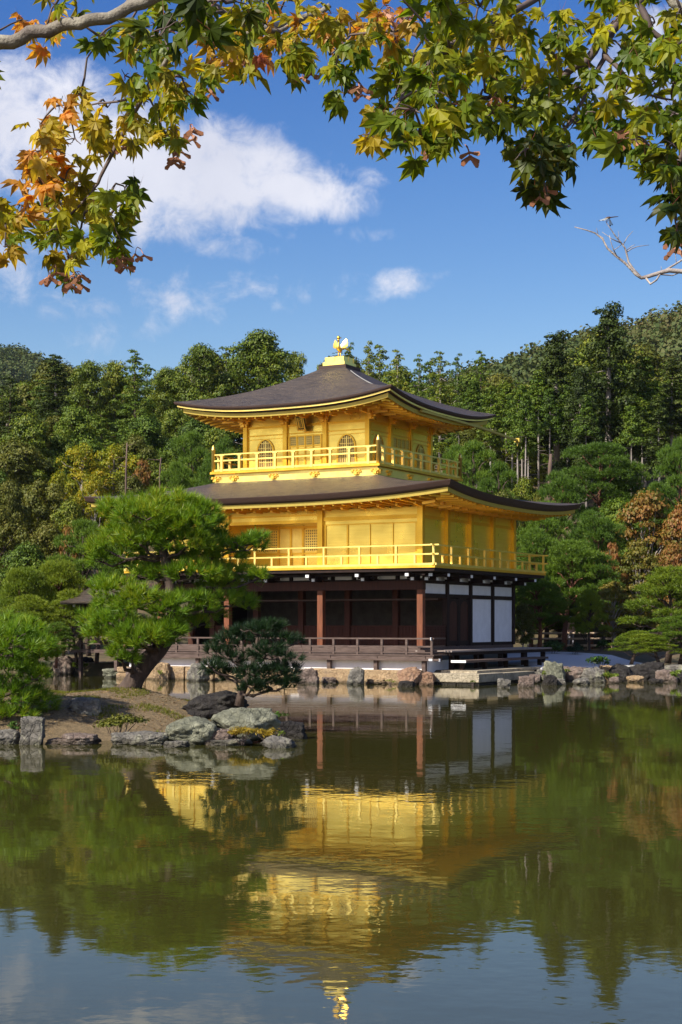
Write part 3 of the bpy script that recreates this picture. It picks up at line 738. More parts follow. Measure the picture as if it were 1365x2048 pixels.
# middle balcony
g = MB(); g.box(-6.85,6.85,-5.37,5.37,4.16,4.245); bal2 = g.build('balcony', M['gold_trim'], pav, label='middle balcony floor with gilded edge')
g = MB(); g.box(-6.8,6.8,-5.32,5.32,4.04,4.157); g.box(-6.3,6.3,-4.82,4.82,3.98,4.038)
for x in (-6.3,6.3): g.box(x-.06,x+.06,-5.2,5.2,3.9,3.978)
for y in (-4.9,4.9): g.box(-6.2,6.2,y-.06,y+.06,3.9,3.978)
g.build('joists', M['dark_wood'], bal2)
pt = MB().box(-.04,.04,-.04,.04,4.247,4.97).mesh('post', M['gold_pale']); psh = MB().box(-.038,.038,-.038,.038,4.247,4.63).mesh('post', M['gold_pale'])
rect = [(-6.77,-5.29),(6.77,-5.29),(6.77,5.29),(-6.77,5.29)]
r2 = railing(pav, rect, [(4.98,.07,.05,.22),(4.65,.06,.055,.2),(4.29,.09,.08,.12)], [(pt,1.48,0.0),(psh,1.48,.5)], M['gold_pale'], 'gilded railing of the middle balcony', True)

# ---- ground storey
g = MB()
g.box(-AX+.05,AX-.05,-AY+.05,AY-.05,1.1,1.3); g.build('floor', M['red_wood'], pav)
g = MB(); g.box(-AX,AX,-AY-.06,-AY+.049,1.12,1.29); g.box(AX-.049,AX+.06,-AY,AY,1.1,1.3); g.build('floor_sill', M['grey_wood'], pav)
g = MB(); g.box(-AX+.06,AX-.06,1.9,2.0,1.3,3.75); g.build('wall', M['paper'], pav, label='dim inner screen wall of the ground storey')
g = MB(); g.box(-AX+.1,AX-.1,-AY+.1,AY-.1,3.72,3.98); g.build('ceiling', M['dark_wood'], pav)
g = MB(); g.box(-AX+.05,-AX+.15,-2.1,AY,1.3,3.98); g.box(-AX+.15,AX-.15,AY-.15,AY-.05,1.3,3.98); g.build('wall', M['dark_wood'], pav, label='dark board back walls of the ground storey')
coli = MB().box(-.115,.115,-.115,.115,1.3,3.98).mesh('column', M['brown_wood'])  # inner columns: their shade is put into a darker wood colour
colg = MB().box(-.115,.115,-.115,.115,1.3,3.98).mesh('column', M['red_wood'])
for (x, y) in [(AX,-AY),(RX1,-AY),(RX0,-AY),(-AX,-AY)] + [(x, -2.15) for x in (3.68,1.58,-.52,-2.62,-4.72,-AX)]: inst('column', colg if y < -3 else coli, pav, (x, y, 0))
cold = MB().box(-.1,.1,-.1,.1,1.3,3.98).mesh('column', M['dark_wood'])
for y in (-2.15,0,2.15,4.3): inst('column', cold, pav, (AX, y, 0))
for x in (-AX, -2, 2): inst('column', cold, pav, (x, AY, 0))
g = MB(); g.box(-AX-.2,AX+.135,-AY-.14,-AY+.12,3.4,3.73); g.build('beam', M['brown_wood'], pav)
g = MB(); g.box(-AX,AX-.12,-AY-.05,-AY+.06,3.74,3.79); g.box(-AX,AX-.12,-2.25,-2.05,3.0,3.12); g.box(-AX,AX-.12,-2.24,-2.06,3.5,3.6)
for k in range(13):
    x = -AX + .55 + (2*AX-.6)*k/12.0
    g.box(x-.05,x+.05,-AY-.04,-AY+.07,3.79,3.98)
g.box(AX-.1,AX+.06,-AY+.12,AY,3.64,3.76); g.box(AX-.1,AX+.07,-AY+.12,AY,3.12,3.27); g.box(AX-.1,AX+.06,.1,AY-.1,1.3,1.42)
g.build('wall_beam', M['dark_wood'], pav)
g = MB(); g.bar((-AX,-3.3,3.06),(AX+.2,-3.3,3.06),.04,.05); g.build('hanging_rod', M['grey_wood'], pav)
g = MB()
for k in range(12):
    x = -AX+.6+(2*AX-.6)*k/12.0; g.box(x+.05,x+(2*AX-.6)/12-.15,-AY+.0,-AY+.05,3.795,3.98)
for i, y in enumerate((-4.3,-2.15,0,2.15)): g.box(AX-.06,AX+.0,y+.1,y+2.05,3.762,3.98)
g.build('frieze_panel', M['plaster'], pav)
wp = MB().box(-.05,.02,.1,2.05,3.272,3.638).mesh('transom_panel', M['plaster'])
for y in (-4.3,-2.15,0,2.15): inst('transom_panel', wp, pav, (AX, y, 0))
wp = MB().box(-.05,.025,.1,2.05,1.422,3.118).mesh('wall_panel', M['plaster'])
for y in (0,2.15): inst('wall_panel', wp, pav, (AX, y, 0), label='tall white plaster panel beside the dark doors')
sh = MB().box(.13,1.97,-.03,.03,1.3,2.03).mesh('shutter', M['brown_wood'])
shg = MB()
for k in range(14): shg.box(.13+1.84*k/13-.014,.13+1.84*k/13+.014,-.048,-.031,1.3,2.03)
for k in range(7): shg.box(.13,1.97,-.05,-.033,1.32+.11*k-.014,1.32+.11*k+.014)
shg.box(.1,2.0,-.06,-.03,2.03,2.08); shg = shg.mesh('lattice', M['brown_wood'])
for x in (-4.72,-2.62,-.52,1.58,3.68): 
    s_ = inst('shutter', sh, pav, (x, -2.15, 0)); inst('lattice', shg, s_)
s_ = inst('shutter', sh, pav, (AX, -4.27, 0), math.pi/2); inst('lattice', shg, s_)
dm = MB().box(-.05,.03,.0,.86,1.32,3.1).mesh('door', M['brown_wood'])
df = MB()
for y in (0,.78): df.box(.031,.05,y,y+.08,1.32,3.1)
df.box(.031,.05,.08,.78,1.32,1.5)
arch = [(.08,3.1),(.08,2.6)] + [(.43-.35*math.cos(math.pi*k/12), 2.72+.3*math.sin(math.pi*k/12)) for k in range(13)] + [(.78,2.6),(.78,3.1)]
df.poly([(.05,y,z) for y,z in arch], [tuple(range(len(arch)))]); df = df.mesh('frame', M['dark_wood'])
for y in (-2.0,-1.0): d = inst('door', dm, pav, (AX, y, 0)); inst('frame', df, d)
g = MB(); g.box(AX-.06,AX+.055,-2.05,-2.0,1.3,3.12); g.box(AX-.06,AX+.055,-1.14,-1.0,1.3,3.12); g.box(AX-.06,AX+.055,-.14,-.1,1.3,3.12); g.build('door_post', M['dark_wood'], pav)
# brackets carrying the balcony, with white painted ends
bm_ = MB(); bm_.box(-.09,.09,-.95,.1,3.86,3.975).box(-.42,.42,-.13,-.03,3.8,3.9).box(-.1,.1,-.5,-.02,3.72,3.858).box(-.38,-.26,-.16,0,3.9,3.975).box(.26,.38,-.16,0,3.9,3.975)
bm_ = bm_.mesh('bracket', M['dark_wood'])
bt = MB(); bt.box(-.07,.07,-.985,-.951,3.865,3.97).box(-.06,.06,-.54,-.501,3.73,3.84).box(-.455,-.421,-.125,-.035,3.81,3.89).box(.421,.455,-.125,-.035,3.81,3.89); bt = bt.mesh('bracket_tip', M['white_cap'])
for x in (-4.72,-2.62,-.52,1.58,3.68): b = inst('bracket', bm_, pav, (x, -AY-.1, 0)); inst('bracket_tip', bt, b)
for y in (-2.15,0,2.15,4.2): b = inst('bracket', bm_, pav, (AX+.1, y, 0), math.pi/2); inst('bracket_tip', bt, b)
for y in (-4.2,): b = inst('bracket', bm_, pav, (AX+.1, y, 0), math.pi/2); inst('bracket_tip', bt, b)
b = inst('bracket', bm_, pav, (AX-.05, -AY-.1, 0)); inst('bracket_tip', bt, b)
b = inst('bracket', bm_, pav, (AX+.05, -AY-.05, 0), math.pi/4); inst('bracket_tip', bt, b)
# front veranda
VY = -5.98
g = MB(); g.box(-6.9,7.1,VY,-AY-.065,1.0,1.045); ver = g.build('veranda', M['grey_wood'], pav, label='low timber veranda above the water')
g = MB(); g.box(-6.9,7.05,VY+.02,VY+.12,.86,.995); g.box(-6.85,7.35,VY-.12,VY+.0,.83,.9); g.box(-6.85,7.0,-5.2,-5.1,.8,.99); g.box(6.4,6.7,VY+.1,-AY,1.05,1.2)
g.build('edge_beam', M['grey_wood'], ver)
pm = MB().box(-.07,.07,-.07,.07,.3,.99).mesh('post', M['grey_wood'])
for k in range(8): inst('post', pm, ver, (6.7-1.93*k, VY+.06, 0))
g = MB()
for (x, y, z) in ((7.355,VY-.06,.86),(7.02,VY-.06,1.61)): g.box(x-.012,x+.012,y-.05,y+.05,z-.05,z+.05)
g.box(6.96,7.1,VY-.135,VY-.124,.83,.905); g.build('white_end', M['white_cap'], ver)
p1 = MB().box(-.042,.042,-.042,.042,1.047,1.6).mesh('post', M['grey_wood'])
railing(pav, [(-6.9,VY+.05),(7.0,VY+.05),(7.0,-4.95)], [(1.615,.07,.055,.1),(1.33,.05,.06,.05),(1.12,.05,.05,.02)], [(p1,.97,0.0)], M['grey_wood'], 'weathered timber railing of the veranda')
# side deck and step
g = MB(); g.box(AX+.065,7.3,-4.9,4.9,1.12,1.18); sd = g.build('side_deck', M['deck_pale'], pav, label='pale side deck under the white panels')
g = MB(); g.box(AX+.1,7.25,-4.85,4.85,1.0,1.118)
g.build('edge_beam', M['dark_wood'], sd)
lg = MB().box(-.08,.08,-.08,.08,.4,1.0).mesh('leg', M['dark_wood'])
for y in (-4.5,-2.3,0,2.3,4.4): inst('leg', lg, sd, (7.1, y, 0)); inst('leg', lg, sd, (6.3, y, 0))
g = MB(); g.box(7.45,8.05,-5.3,2.6,.76,.84); st = g.build('step_bench', M['grey_wood'], pav)
lg2 = MB().box(-.07,.07,-.07,.07,.3,.76).mesh('leg', M['dark_wood'])
for y in (-5.0,-3,-1,1,2.4): inst('leg', lg2, st, (7.75, y, 0))
g = MB(); g.box(7.46,8.04,-5.325,-5.302,.76,.845); g.build('white_end', M['white_cap'], st)
# plaster strip, stone kerb
g = MB(); g.box(-6.3,6.75,-5.77,-5.65,.3,.83); g.box(6.63,6.75,-5.7,-4,.3,.83); g.build('base_wall', M['plaster'], pav, label='white plaster strip under the veranda')
g = MB()
xs = -6.5
random.seed(3)
g.box(-6.6,6.7,-6.25,-5.776,-.4,.2)
while xs < 6.5:
    w = random.choice([.5,.8,1.3,1.9])*random.uniform(.8,1.2); w = min(w, 6.7-xs)
    hh = random.uniform(.45,.52)
    o_ = len(g.V); d = random.uniform(.0,.08)
    if w < 1 and random.random() < .6:
        zt = random.uniform(.2,.26); g.box(xs+.015,xs+w-.015,-6.42+d,-5.775,-.4,zt); g.box(xs+.02,xs+w-.02,-6.4+d*.5,-5.775,zt+.015,hh)
    else: g.box(xs+.015,xs+w-.015,-6.42+d,-5.775,-.02,hh); g.box(xs+.05,xs+w-.05,-6.36+d,-5.775,-.5,-.03)
    xs += w
me = g.mesh('foundation', M['rock_tan'])
fo = inst('foundation', me, pav, label='tan stone block footing at the waterline')
bv = fo.modifiers.new('b', 'BEVEL'); bv.width = .045; bv.segments = 2
# stone landing
g = MB(); g.box(6.75,9.0,-6.35,-4.2,.1,.4); g.box(6.75,9.0,-4.18,-1.2,.1,.385); g.box(7.3,9.0,-1.18,.4,.08,.33)
sl_ = g.build('stone_landing', M['slab'], None); sl_.location = (PAV_C[0], PAV_C[1], 0); sl_.rotation_euler = (0,0,PAV_R)
bv = sl_.modifiers.new('b', 'BEVEL'); bv.width = .025; bv.segments = 2
tag(sl_, 'flat pale stone landing slab beside the veranda corner', 'stone slab')
g = MB(); random.seed(5); x = 6.8
while x < 8.9:
    w = random.uniform(.35,.8); w = min(w, 9.0-x); g.box(x+.02,x+w-.02,-6.3,-5,-.4,.09); x += w
y = -6.2
while y < .2:
    w = random.uniform(.5,1.1); g.box(8,8.92,y+.02,y+w-.02,-.4,.088); y += w
k_ = g.build('stone_footing', M['rock_dark'], sl_)
g = MB(); g.box(7.2,8.6,-5.6,3.6,.38,.47); kb = g.build('stone_kerb', M['slab'], None); kb.location = (PAV_C[0], PAV_C[1], .02); kb.rotation_euler = (0,0,PAV_R)
tag(kb, 'long low stone kerb lying under the side step of the pavilion', 'kerb stone')

# ---- little fishing pavilion on the left
FP = w2loc(-9.9, 66.6)
fp = thing('water_pavilion', 'small open pavilion with dark bark gable roof, half hidden behind the leaning pine', 'pavilion', loc2w(-9.0, -2.2), PAV_R)
def gable(s, x0, x1, hw, z0, z1, n=10):
    g = MB()
    for sg in (-1, 1):
        o = len(g.V)
        for j in range(n+1):
            t = j/n
            for x in (x0, x1):
                fl = .12*(1-t)
                g.V.append((x + (-fl if x == x0 else fl), sg*hw*(1-t), z0 + (z1-z0)*(.55*t+.45*t*t)))
        for j in range(n): g.F.append((o+2*j, o+2*j+1, o+2*j+3, o+2*j+2))
    return g
g = gable(1, -1.9, 1.9, 2.0, 3.08, 3.78); rf = g.build('roof', M['bark_roof'], fp, smooth=True)
sol = rf.modifiers.new('s', 'SOLIDIFY'); sol.thickness = .12; sol.offset = -1
for x in (-1.75, 1.75):
    g = MB(); g.box(x-.12,x+.12,-.12,.12,3.76,4.02); e = g.build('ridge_end', M['white_cap'], fp)
    g = MB(); g.box(x-.2,x+.2,-.2,.2,4.022,4.08); g.build('cap', M['grey_wood'], e)
g = MB(); g.box(-1.7,1.7,-.1,.1,3.74,3.86); g.build('ridge', M['dark_edge'], fp)
pf = MB().box(-.07,.07,-.07,.07,-.3,3.1).mesh('post', M['grey_wood'])
for x in (-1.4,1.4):
    for y in (-1.4,1.4): inst('post', pf, fp, (x, y, 0))
g = MB(); g.box(-1.55,1.55,-1.55,-1.45,2.85,3.02); g.box(-1.55,1.55,1.45,1.55,2.85,3.02); g.box(-1.5,-1.4,-1.4,1.4,2.83,3.0); g.box(1.4,1.5,-1.4,1.4,2.83,3.0); g.build('beam', M['dark_wood'], fp)
wt = MB().box(-.05,.05,-.02,.02,0,.18).mesh('beam_tip', M['white_cap'])
for x in (-1.6,0,1.6): inst('beam_tip', wt, fp, (x, -1.6, 2.86))
g = MB(); g.box(-1.7,2.4,-1.7,1.7,.95,1.08); g.build('deck', M['grey_wood'], fp)
g = MB(); g.bar((-1.5,-1.55,1.6),(2.3,-1.55,1.6),.06,.06); g.bar((-1.5,-1.55,1.32),(2.3,-1.55,1.32),.05,.05); g.build('railing', M['grey_wood'], fp)
lp = MB(); lp.tube([at(190,1347,68.5)-Vector((0,0,.3)), at(196,1290,68.3)], [.11,.09], 8); lp = lp.build('leaning_post', M['grey_wood'])
tag(lp, 'weathered grey post leaning out of the water left of the veranda', 'post')

# ------------------------------------------------------------------ rocks
def rock(px, py, Y, w, h, mt, seed, label, depth=None, zb=None, group='rocks along the shore', sub=5, name='rock', boxy=.5, rz=None, cat='rock'):
    """px,py = photo pixel of the rock's foot; w,h in photo pixels"""
    sc = Y / FPX; W, H = w*sc, h*sc; D = depth or W*.8
    b = at(px, py, Y)
    import bmesh
    bm = bmesh.new(); bmesh.ops.create_icosphere(bm, subdivisions=sub, radius=1)
    off = Vector((seed*7.3, seed*3.1, seed*1.7))
    rr_ = random.Random(seed*17+3); PLN = []
    for _ in range(13):
        nv = Vector((rr_.gauss(0,1), rr_.gauss(0,1), rr_.gauss(0,.8))).normalized(); PLN.append((nv, rr_.uniform(.66, .95)))
    for v in bm.verts:
        p = v.co.copy(); un = p.normalized(); fr = min([hk/max(nk.dot(un), .05) for nk, hk in PLN] + [1.15]); p = p * (.25 + .75*fr); m_ = max(abs(p.x), abs(p.y), abs(p.z))
        p = p.lerp(p / m_ * .82, boxy)
        d = 1 + .2*noise.noise(p*1.3 + off) + .16*abs(noise.noise(p*2.6 + off*2)) + .08*noise.noise(p*5 + off) + .05*abs(noise.noise(p*11 + off)) + .025*noise.noise(p*23 + off)
        p *= d
        k = Vector((.35*noise.noise(off), .3*noise.noise(off*1.7), 0))
        p += k * p.z * .4
        v.co = Vector((p.x*W/2*.98, p.y*D/2*.98, p.z*H*.62))
    zlo = min(v.co.z for v in bm.verts); zhi = max(v.co.z for v in bm.verts)
    sc_ = (H + max(.06, H*.3)) / (zhi - zlo)
    for v in bm.verts: v.co.z = (v.co.z - zlo) * sc_ - max(.06, H*.3)
    m = bpy.data.meshes.new(name); bm.to_mesh(m); bm.free(); m.materials.append(mt)
    m.polygons.foreach_set('use_smooth', [True]*len(m.polygons))
    o = bpy.data.objects.new(name, m); COL.objects.link(o)
    o.location = (b.x, Y, b.z if zb is None else zb); o.rotation_euler = (0, 0, 0)
    return tag(o, label, cat, group)
G1 = 'rocks edging the pine island'
rock(15, 1487, 28.3, 60, 30, M['rock_grey'], 1, 'low grey rock at the left frame edge beside the upright stone', group=G1)
rock(65, 1487, 28.2, 52, 55, M['rock_grey'], 2, 'upright squared lichened stone at the left end of the island shore', group=G1, boxy=.85)
rock(120, 1487, 28.35, 60, 12, M['rock_brown'], 3, 'flat brown rock awash just right of the upright stone', group=G1)
rock(160, 1487, 28.3, 85, 22, M['rock_brown'], 4, 'long low brown rock at the waterline under the twiggy bush', group=G1)
rock(172, 1446, 30.4, 66, 34, M['rock_grey'], 5, 'pale wedge of rock set in the bare soil above the shore', group=G1, zb=isl_h(-4.85, 30.2))
rock(250, 1489, 28.3, 60, 26, M['rock_grey'], 6, 'small mottled rock at the water just below the twiggy bush', group=G1)
rock(298, 1490, 28.2, 88, 28, M['rock_grey'], 7, 'long pale rock at the water left of the big craggy boulder', group=G1)
rock(385, 1484, 28.3, 106, 52, M['rock_green'], 8, 'craggy pale green boulder in the middle of the island shore', group=G1, boxy=.2)
rock(352, 1494, 27.6, 60, 14, M['rock_grey'], 9, 'flat rock in the water in front of the craggy boulder', group=G1)
rock(435, 1487, 28.2, 60, 32, M['rock_brown'], 10, 'low brownish rock between the craggy boulder and the round boulder', group=G1)
rock(494, 1472, 28.6, 128, 58, M['rock_green'], 11, 'broad rounded lichened boulder behind the yellow fern', group=G1, boxy=.15)
rock(460, 1489, 28.1, 90, 12, M['rock_grey'], 12, 'thin flat ledge of rock below the yellow fern', group=G1)
rock(557, 1496, 27.5, 74, 26, M['rock_grey'], 13, 'pointed rock standing in the water at the right tip of the island', group=G1, boxy=.0)
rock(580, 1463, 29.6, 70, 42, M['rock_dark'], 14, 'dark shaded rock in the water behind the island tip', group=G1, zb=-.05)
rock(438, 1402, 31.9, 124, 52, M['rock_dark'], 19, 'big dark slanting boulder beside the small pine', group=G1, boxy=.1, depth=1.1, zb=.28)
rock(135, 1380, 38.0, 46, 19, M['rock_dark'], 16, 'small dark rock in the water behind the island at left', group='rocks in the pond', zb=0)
G2 = 'rocks along the far shore'
rock(128, 1349, 68.3, 44, 38, M['rock_brown'], 20, 'brown rounded rock on the far left shore', group=G2)
rock(166, 1343, 69.6, 55, 30, M['rock_dark'], 21, 'dark rock behind the shore weeds at far left', group=G2)
rock(236, 1356, 63.8, 68, 20, M['rock_green'], 22, 'low flat greenish rock by the left foot of the pavilion', group=G2)
rock(270, 1357, 62.6, 40, 28, M['rock_brown'], 23, 'brownish rock beside the low greenish rock left of the pavilion', group=G2)
rock(322, 1358, 61.4, 42, 34, M['rock_tan'], 24, 'tall tan stone in the pavilion footing right of the leaning trunk', group=G2, boxy=.7)
rock(397, 1361, 60.0, 46, 36, M['rock_grey'], 25, 'grey rock in front of the footing, above the dark island boulder', group=G2, boxy=.1)
rock(617, 1369, 57.4, 44, 34, M['rock_brown'], 26, 'brown squarish rock in the water right of the small dark pine', group=G2, boxy=.6)
rock(712, 1371, 56.6, 36, 38, M['rock_grey'], 27, 'upright dark grey stone before the middle of the footing', group=G2, boxy=.4)
rock(818, 1371, 55.9, 50, 38, M['rock_rust'], 28, 'large rusty orange boulder under the veranda corner', group=G2, boxy=.2)
rock(812, 1378, 54.2, 36, 17, M['rock_dark'], 29, 'small dark rock in the water before the rusty boulder', group=G2)
rock(852, 1369, 55.9, 40, 26, M['rock_rust'], 30, 'tan brown rock between the rusty boulder and the stone landing', group=G2)
rock(1008, 1381, 53.6, 32, 25, M['rock_grey'], 31, 'pale squarish rock standing in the water before the stone landing', group=G2, boxy=.5)
rock(1053, 1377, 54.3, 36, 26, M['rock_brown'], 32, 'flat topped brown rock in the water right of the stone landing', group=G2, boxy=.8)
rock(1101, 1371, 55.9, 34, 22, M['rock_dark'], 33, 'dark low rock in front of the tall green boulder', group=G2, boxy=.5)
rock(1108, 1361, 58.6, 44, 40, M['rock_green'], 34, 'tall pale green boulder at the end of the stone landing', group=G2, boxy=.4)
rock(1085, 1352, 59.5, 24, 14, M['rock_grey'], 35, 'small pale rock tucked behind the tall green boulder', group=G2)
rock(1136, 1356, 60.6, 24, 24, M['rock_brown'], 36, 'small rounded brown rock by the gravel edge', group=G2)
rock(1152, 1364, 59.3, 58, 32, M['rock_brown'], 37, 'light tan rock in the row right of the green boulder', group=G2)
rock(1188, 1365, 58.6, 48, 32, M['rock_grey'], 38, 'mottled grey rock under the bright green bush', group=G2, boxy=.4)
rock(1214, 1362, 59.6, 32, 32, M['rock_tan'], 39, 'narrow tan rock right of the mottled grey rock', group=G2, boxy=.5)
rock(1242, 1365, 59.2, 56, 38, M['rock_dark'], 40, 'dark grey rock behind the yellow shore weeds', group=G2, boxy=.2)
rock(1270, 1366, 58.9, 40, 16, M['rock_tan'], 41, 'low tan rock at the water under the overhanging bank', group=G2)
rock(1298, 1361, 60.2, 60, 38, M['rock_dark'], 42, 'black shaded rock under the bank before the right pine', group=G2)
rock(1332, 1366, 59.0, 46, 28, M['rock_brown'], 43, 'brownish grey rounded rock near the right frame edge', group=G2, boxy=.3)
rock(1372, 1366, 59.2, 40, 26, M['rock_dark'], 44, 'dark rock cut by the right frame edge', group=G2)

rock(1070, 1362, 57.6, 26, 14, M['rock_brown'], 51, 'small brown rock wedged between the stone landing and the dark low rock', group=G2)
rock(1164, 1370, 56.6, 34, 15, M['rock_grey'], 52, 'small grey rock at the water before the light brown rock row', group=G2, boxy=.3)
rock(1228, 1367, 57.8, 24, 14, M['rock_brown'], 53, 'little brown rock in front of the narrow tan rock', group=G2)
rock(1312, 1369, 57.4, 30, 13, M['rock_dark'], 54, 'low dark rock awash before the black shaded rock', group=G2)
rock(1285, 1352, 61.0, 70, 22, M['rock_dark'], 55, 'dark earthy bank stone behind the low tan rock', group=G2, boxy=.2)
rock(1352, 1352, 61.2, 60, 24, M['rock_grey'], 56, 'grey rock half under the boughs at the right frame edge', group=G2)
rock(1122, 1370, 56.2, 22, 13, M['rock_grey'], 57, 'small grey rock right of the dark low rock', group=G2)
rock(660, 1366, 58.0, 34, 12, M['rock_brown'], 58, 'flat brown stone at the footing between the brown rock and the upright stone', group=G2)
rock(752, 1368, 57.0, 40, 11, M['rock_tan'], 59, 'flat tan stone at the footing right of the upright stone', group=G2)

# ------------------------------------------------------------------ plants: builders
def pads_mesh(name, pads, mt, dens, k, ln, w, flat=.9, spread=1.15):
    """pads: (centre, rx, ry, rz) clouds of needle tufts"""
    C, D = [], []
    for (c, rx, ry, rz) in pads:
        n = max(8, int(dens * (rx*ry + rx*rz*1.2 + ry*rz)))
        d = rand_dirs(n); d[:, 2] = np.where(d[:, 2] < -.55, -d[:, 2]*.6, d[:, 2])
        r = rng.uniform(.45, 1.0, (n, 1))**.6
        p = np.array(c) + d * np.array([rx, ry, rz]) * r
        ax = unit(d * np.array([1., 1., .7]) + np.array([0, 0, flat]) + rand_dirs(n)*.6)
        C.append(p); D.append(ax)
    C = np.concatenate(C); D = np.concatenate(D)
    return np_mesh(name, needles(C, D, k, ln, w, spread), 3, mt)

def limb(g, p, q, r0, r1, n=6, sag=.0, wob=.06, seg=5):
    p, q = Vector(p), Vector(q); pts, rr = [], []
    L_ = (q-p).length
    for i in range(seg+1):
        t = i/seg; j = p.lerp(q, t) + Vector((0,0,sag*math.sin(math.pi*t)))
        if 0 < i < seg: j += Vector((random.uniform(-1,1), random.uniform(-1,1), random.uniform(-1,1)))*L_*wob
        pts.append(j); rr.append(r0 + (r1-r0)*t)
    g.tube(pts, rr, n)

def big_pine(name, label, Y, trunk, tr, pads, mt, bark, dens=150, k=16, ln=.17, w=.013, dY=1.0, seed=1, limbs=True):
    """pine built from photo-measured trunk path and foliage pads (px, py, rx, rz, dy) at distance Y"""
    random.seed(seed); sc = Y / FPX
    tp = [at(x, y, Y + (dy if len(t_) > 2 else 0)) for t_ in trunk for (x, y, dy) in [(t_ + (0,))[:3]]]
    base = Vector((tp[0].x, tp[0].y, 0))
    r = thing(name, label, 'pine tree', base)
    g = MB(); g.tube([p - base for p in tp], [q*sc for q in tr], 14, .07)
    if True:
        P = []
        for (px, py, rx, rz, dy) in pads:
            c = at(px, py, Y) + Vector((0, dy*dY, 0)) - base
            P.append((tuple(c), rx*sc*1.12, max(.35, rx*sc*.9), rz*sc*1.35))
            j = min(range(len(tp)), key=lambda i: (tp[i].z - (c.z + base.z) + .25)**2 + .2*(tp[i].x-c.x-base.x)**2)
            limb(g, tp[j]-base, Vector(c) - Vector((0,0,rz*sc*.5)), tr[j]*sc*.38, .02, 6, -.05)
            for _ in range(3):
                e = Vector(c) + Vector((random.uniform(-1,1)*rx*sc*.8, random.uniform(-1,1)*rx*sc*.6, random.uniform(-.3,.5)*rz*sc))
                limb(g, Vector(c) - Vector((0,0,rz*sc*.5)), e, .022, .008, 5, 0, .1, 4)
    g.build('trunk', bark, r, smooth=True)
    inst('crown', pads_mesh('crown', P, mt, dens, k, ln, w), r)
    return r

big_pine('leaning_pine', 'leaning green pine rising from the island in the pond, before the pavilion', 33.0,
    [(246,1398),(258,1378),(274,1352),(292,1325),(318,1300),(338,1270),(347,1235),(344,1195),(338,1155),(330,1115),(322,1085),(322,1050),(330,1015)],
    [27,21,19,18.5,17,14.5,13,12,11,10,9,6,3],
    [(330,1012,75,24,0),(258,1022,55,22,.2),(395,1025,48,20,-.2),(212,1012,22,12,.3),(300,1035,60,22,-.7),(370,1048,60,22,-.6),(345,1022,60,20,.8),(425,1045,26,14,.3),
     (232,1098,58,26,.1),(285,1082,50,20,-.5),(200,1115,28,16,.3),(375,1085,60,24,-.4),(440,1100,52,24,.2),(490,1092,34,18,0),(520,1078,18,12,.1),(330,1105,40,16,.7),
     (395,1148,66,20,-.3),(470,1150,46,18,.2),(516,1152,18,12,0),(320,1135,36,14,.7),(260,1130,36,14,.8),
     (235,1190,46,28,-.2),(285,1205,52,26,-.5),(205,1215,26,18,.3),(345,1215,40,20,-.6),(390,1205,46,20,-.3),(440,1198,42,18,0),(485,1206,26,13,.2),(410,1230,36,14,.5),
     (185,1238,34,18,.1),(235,1245,46,20,-.4),(215,1275,44,18,.1),(175,1262,20,12,.3),(280,1270,50,22,-.6),(320,1280,40,18,-.5),(255,1295,30,14,-.5),(245,1312,18,9,-.5),(345,1262,26,14,-.4),(345,1060,60,22,-.2),(400,1118,50,20,.1),(440,1172,46,18,.4),(240,1065,40,16,.3),(205,1168,30,14,.4),(420,1075,40,18,.4),(360,1035,70,24,.2),(300,1278,48,20,-.8),(340,1258,42,18,-.6),(392,1246,32,14,.2),(300,1150,40,16,.2),(270,1318,16,8,-.4)],
    PINE1, M['bark'], dens=125, k=30, ln=.21, w=.0135)
big_pine('small_pine', 'small dark shaded pine on the island tip, right of the leaning pine', 31.3,
    [(478,1412),(482,1390),(492,1365),(505,1335),(512,1300),(515,1270)], [10,8,7,6,4,2],
    [(520,1264,50,15,0),(545,1252,26,9,.2),(470,1285,48,18,.2),(555,1280,34,14,0),(590,1283,16,9,.1),(535,1302,38,14,-.3),(468,1318,40,14,.2),(560,1315,42,14,-.2),(550,1350,48,18,-.2),(510,1345,34,14,-.4),(430,1300,22,10,.2),(575,1365,22,12,-.2),(440,1345,30,12,.3),(545,1372,34,12,-.1),(470,1352,40,14,.4),(505,1372,30,12,-.4),(570,1340,30,12,.3),(425,1330,24,10,-.2)],
    PINE_DK, M['bark'], dens=135, k=26, ln=.18, w=.012, seed=2)
big_pine('bushy_pine', 'bushy bright green pine cut off by the left frame edge on the island', 30.0,
    [(-55,1460),(-50,1400),(-40,1330),(-20,1290),(-5,1255)], [16,14,12,8,4],
    [(0,1250,50,18,.2),(62,1262,34,16,0),(20,1275,70,20,-.4),(88,1285,26,14,-.3),(-40,1270,60,22,.4),(30,1300,80,28,-.5),(85,1305,30,18,-.2),(-30,1320,60,28,.2),(20,1345,70,26,-.3),(75,1350,34,20,-.4),(10,1390,80,26,-.2),(70,1400,44,16,0),(-20,1415,50,18,-.4),(30,1425,50,12,-.5),(88,1425,20,10,.3)],
    PINE1, M['bark'], dens=105, k=30, ln=.21, w=.0135, seed=4)

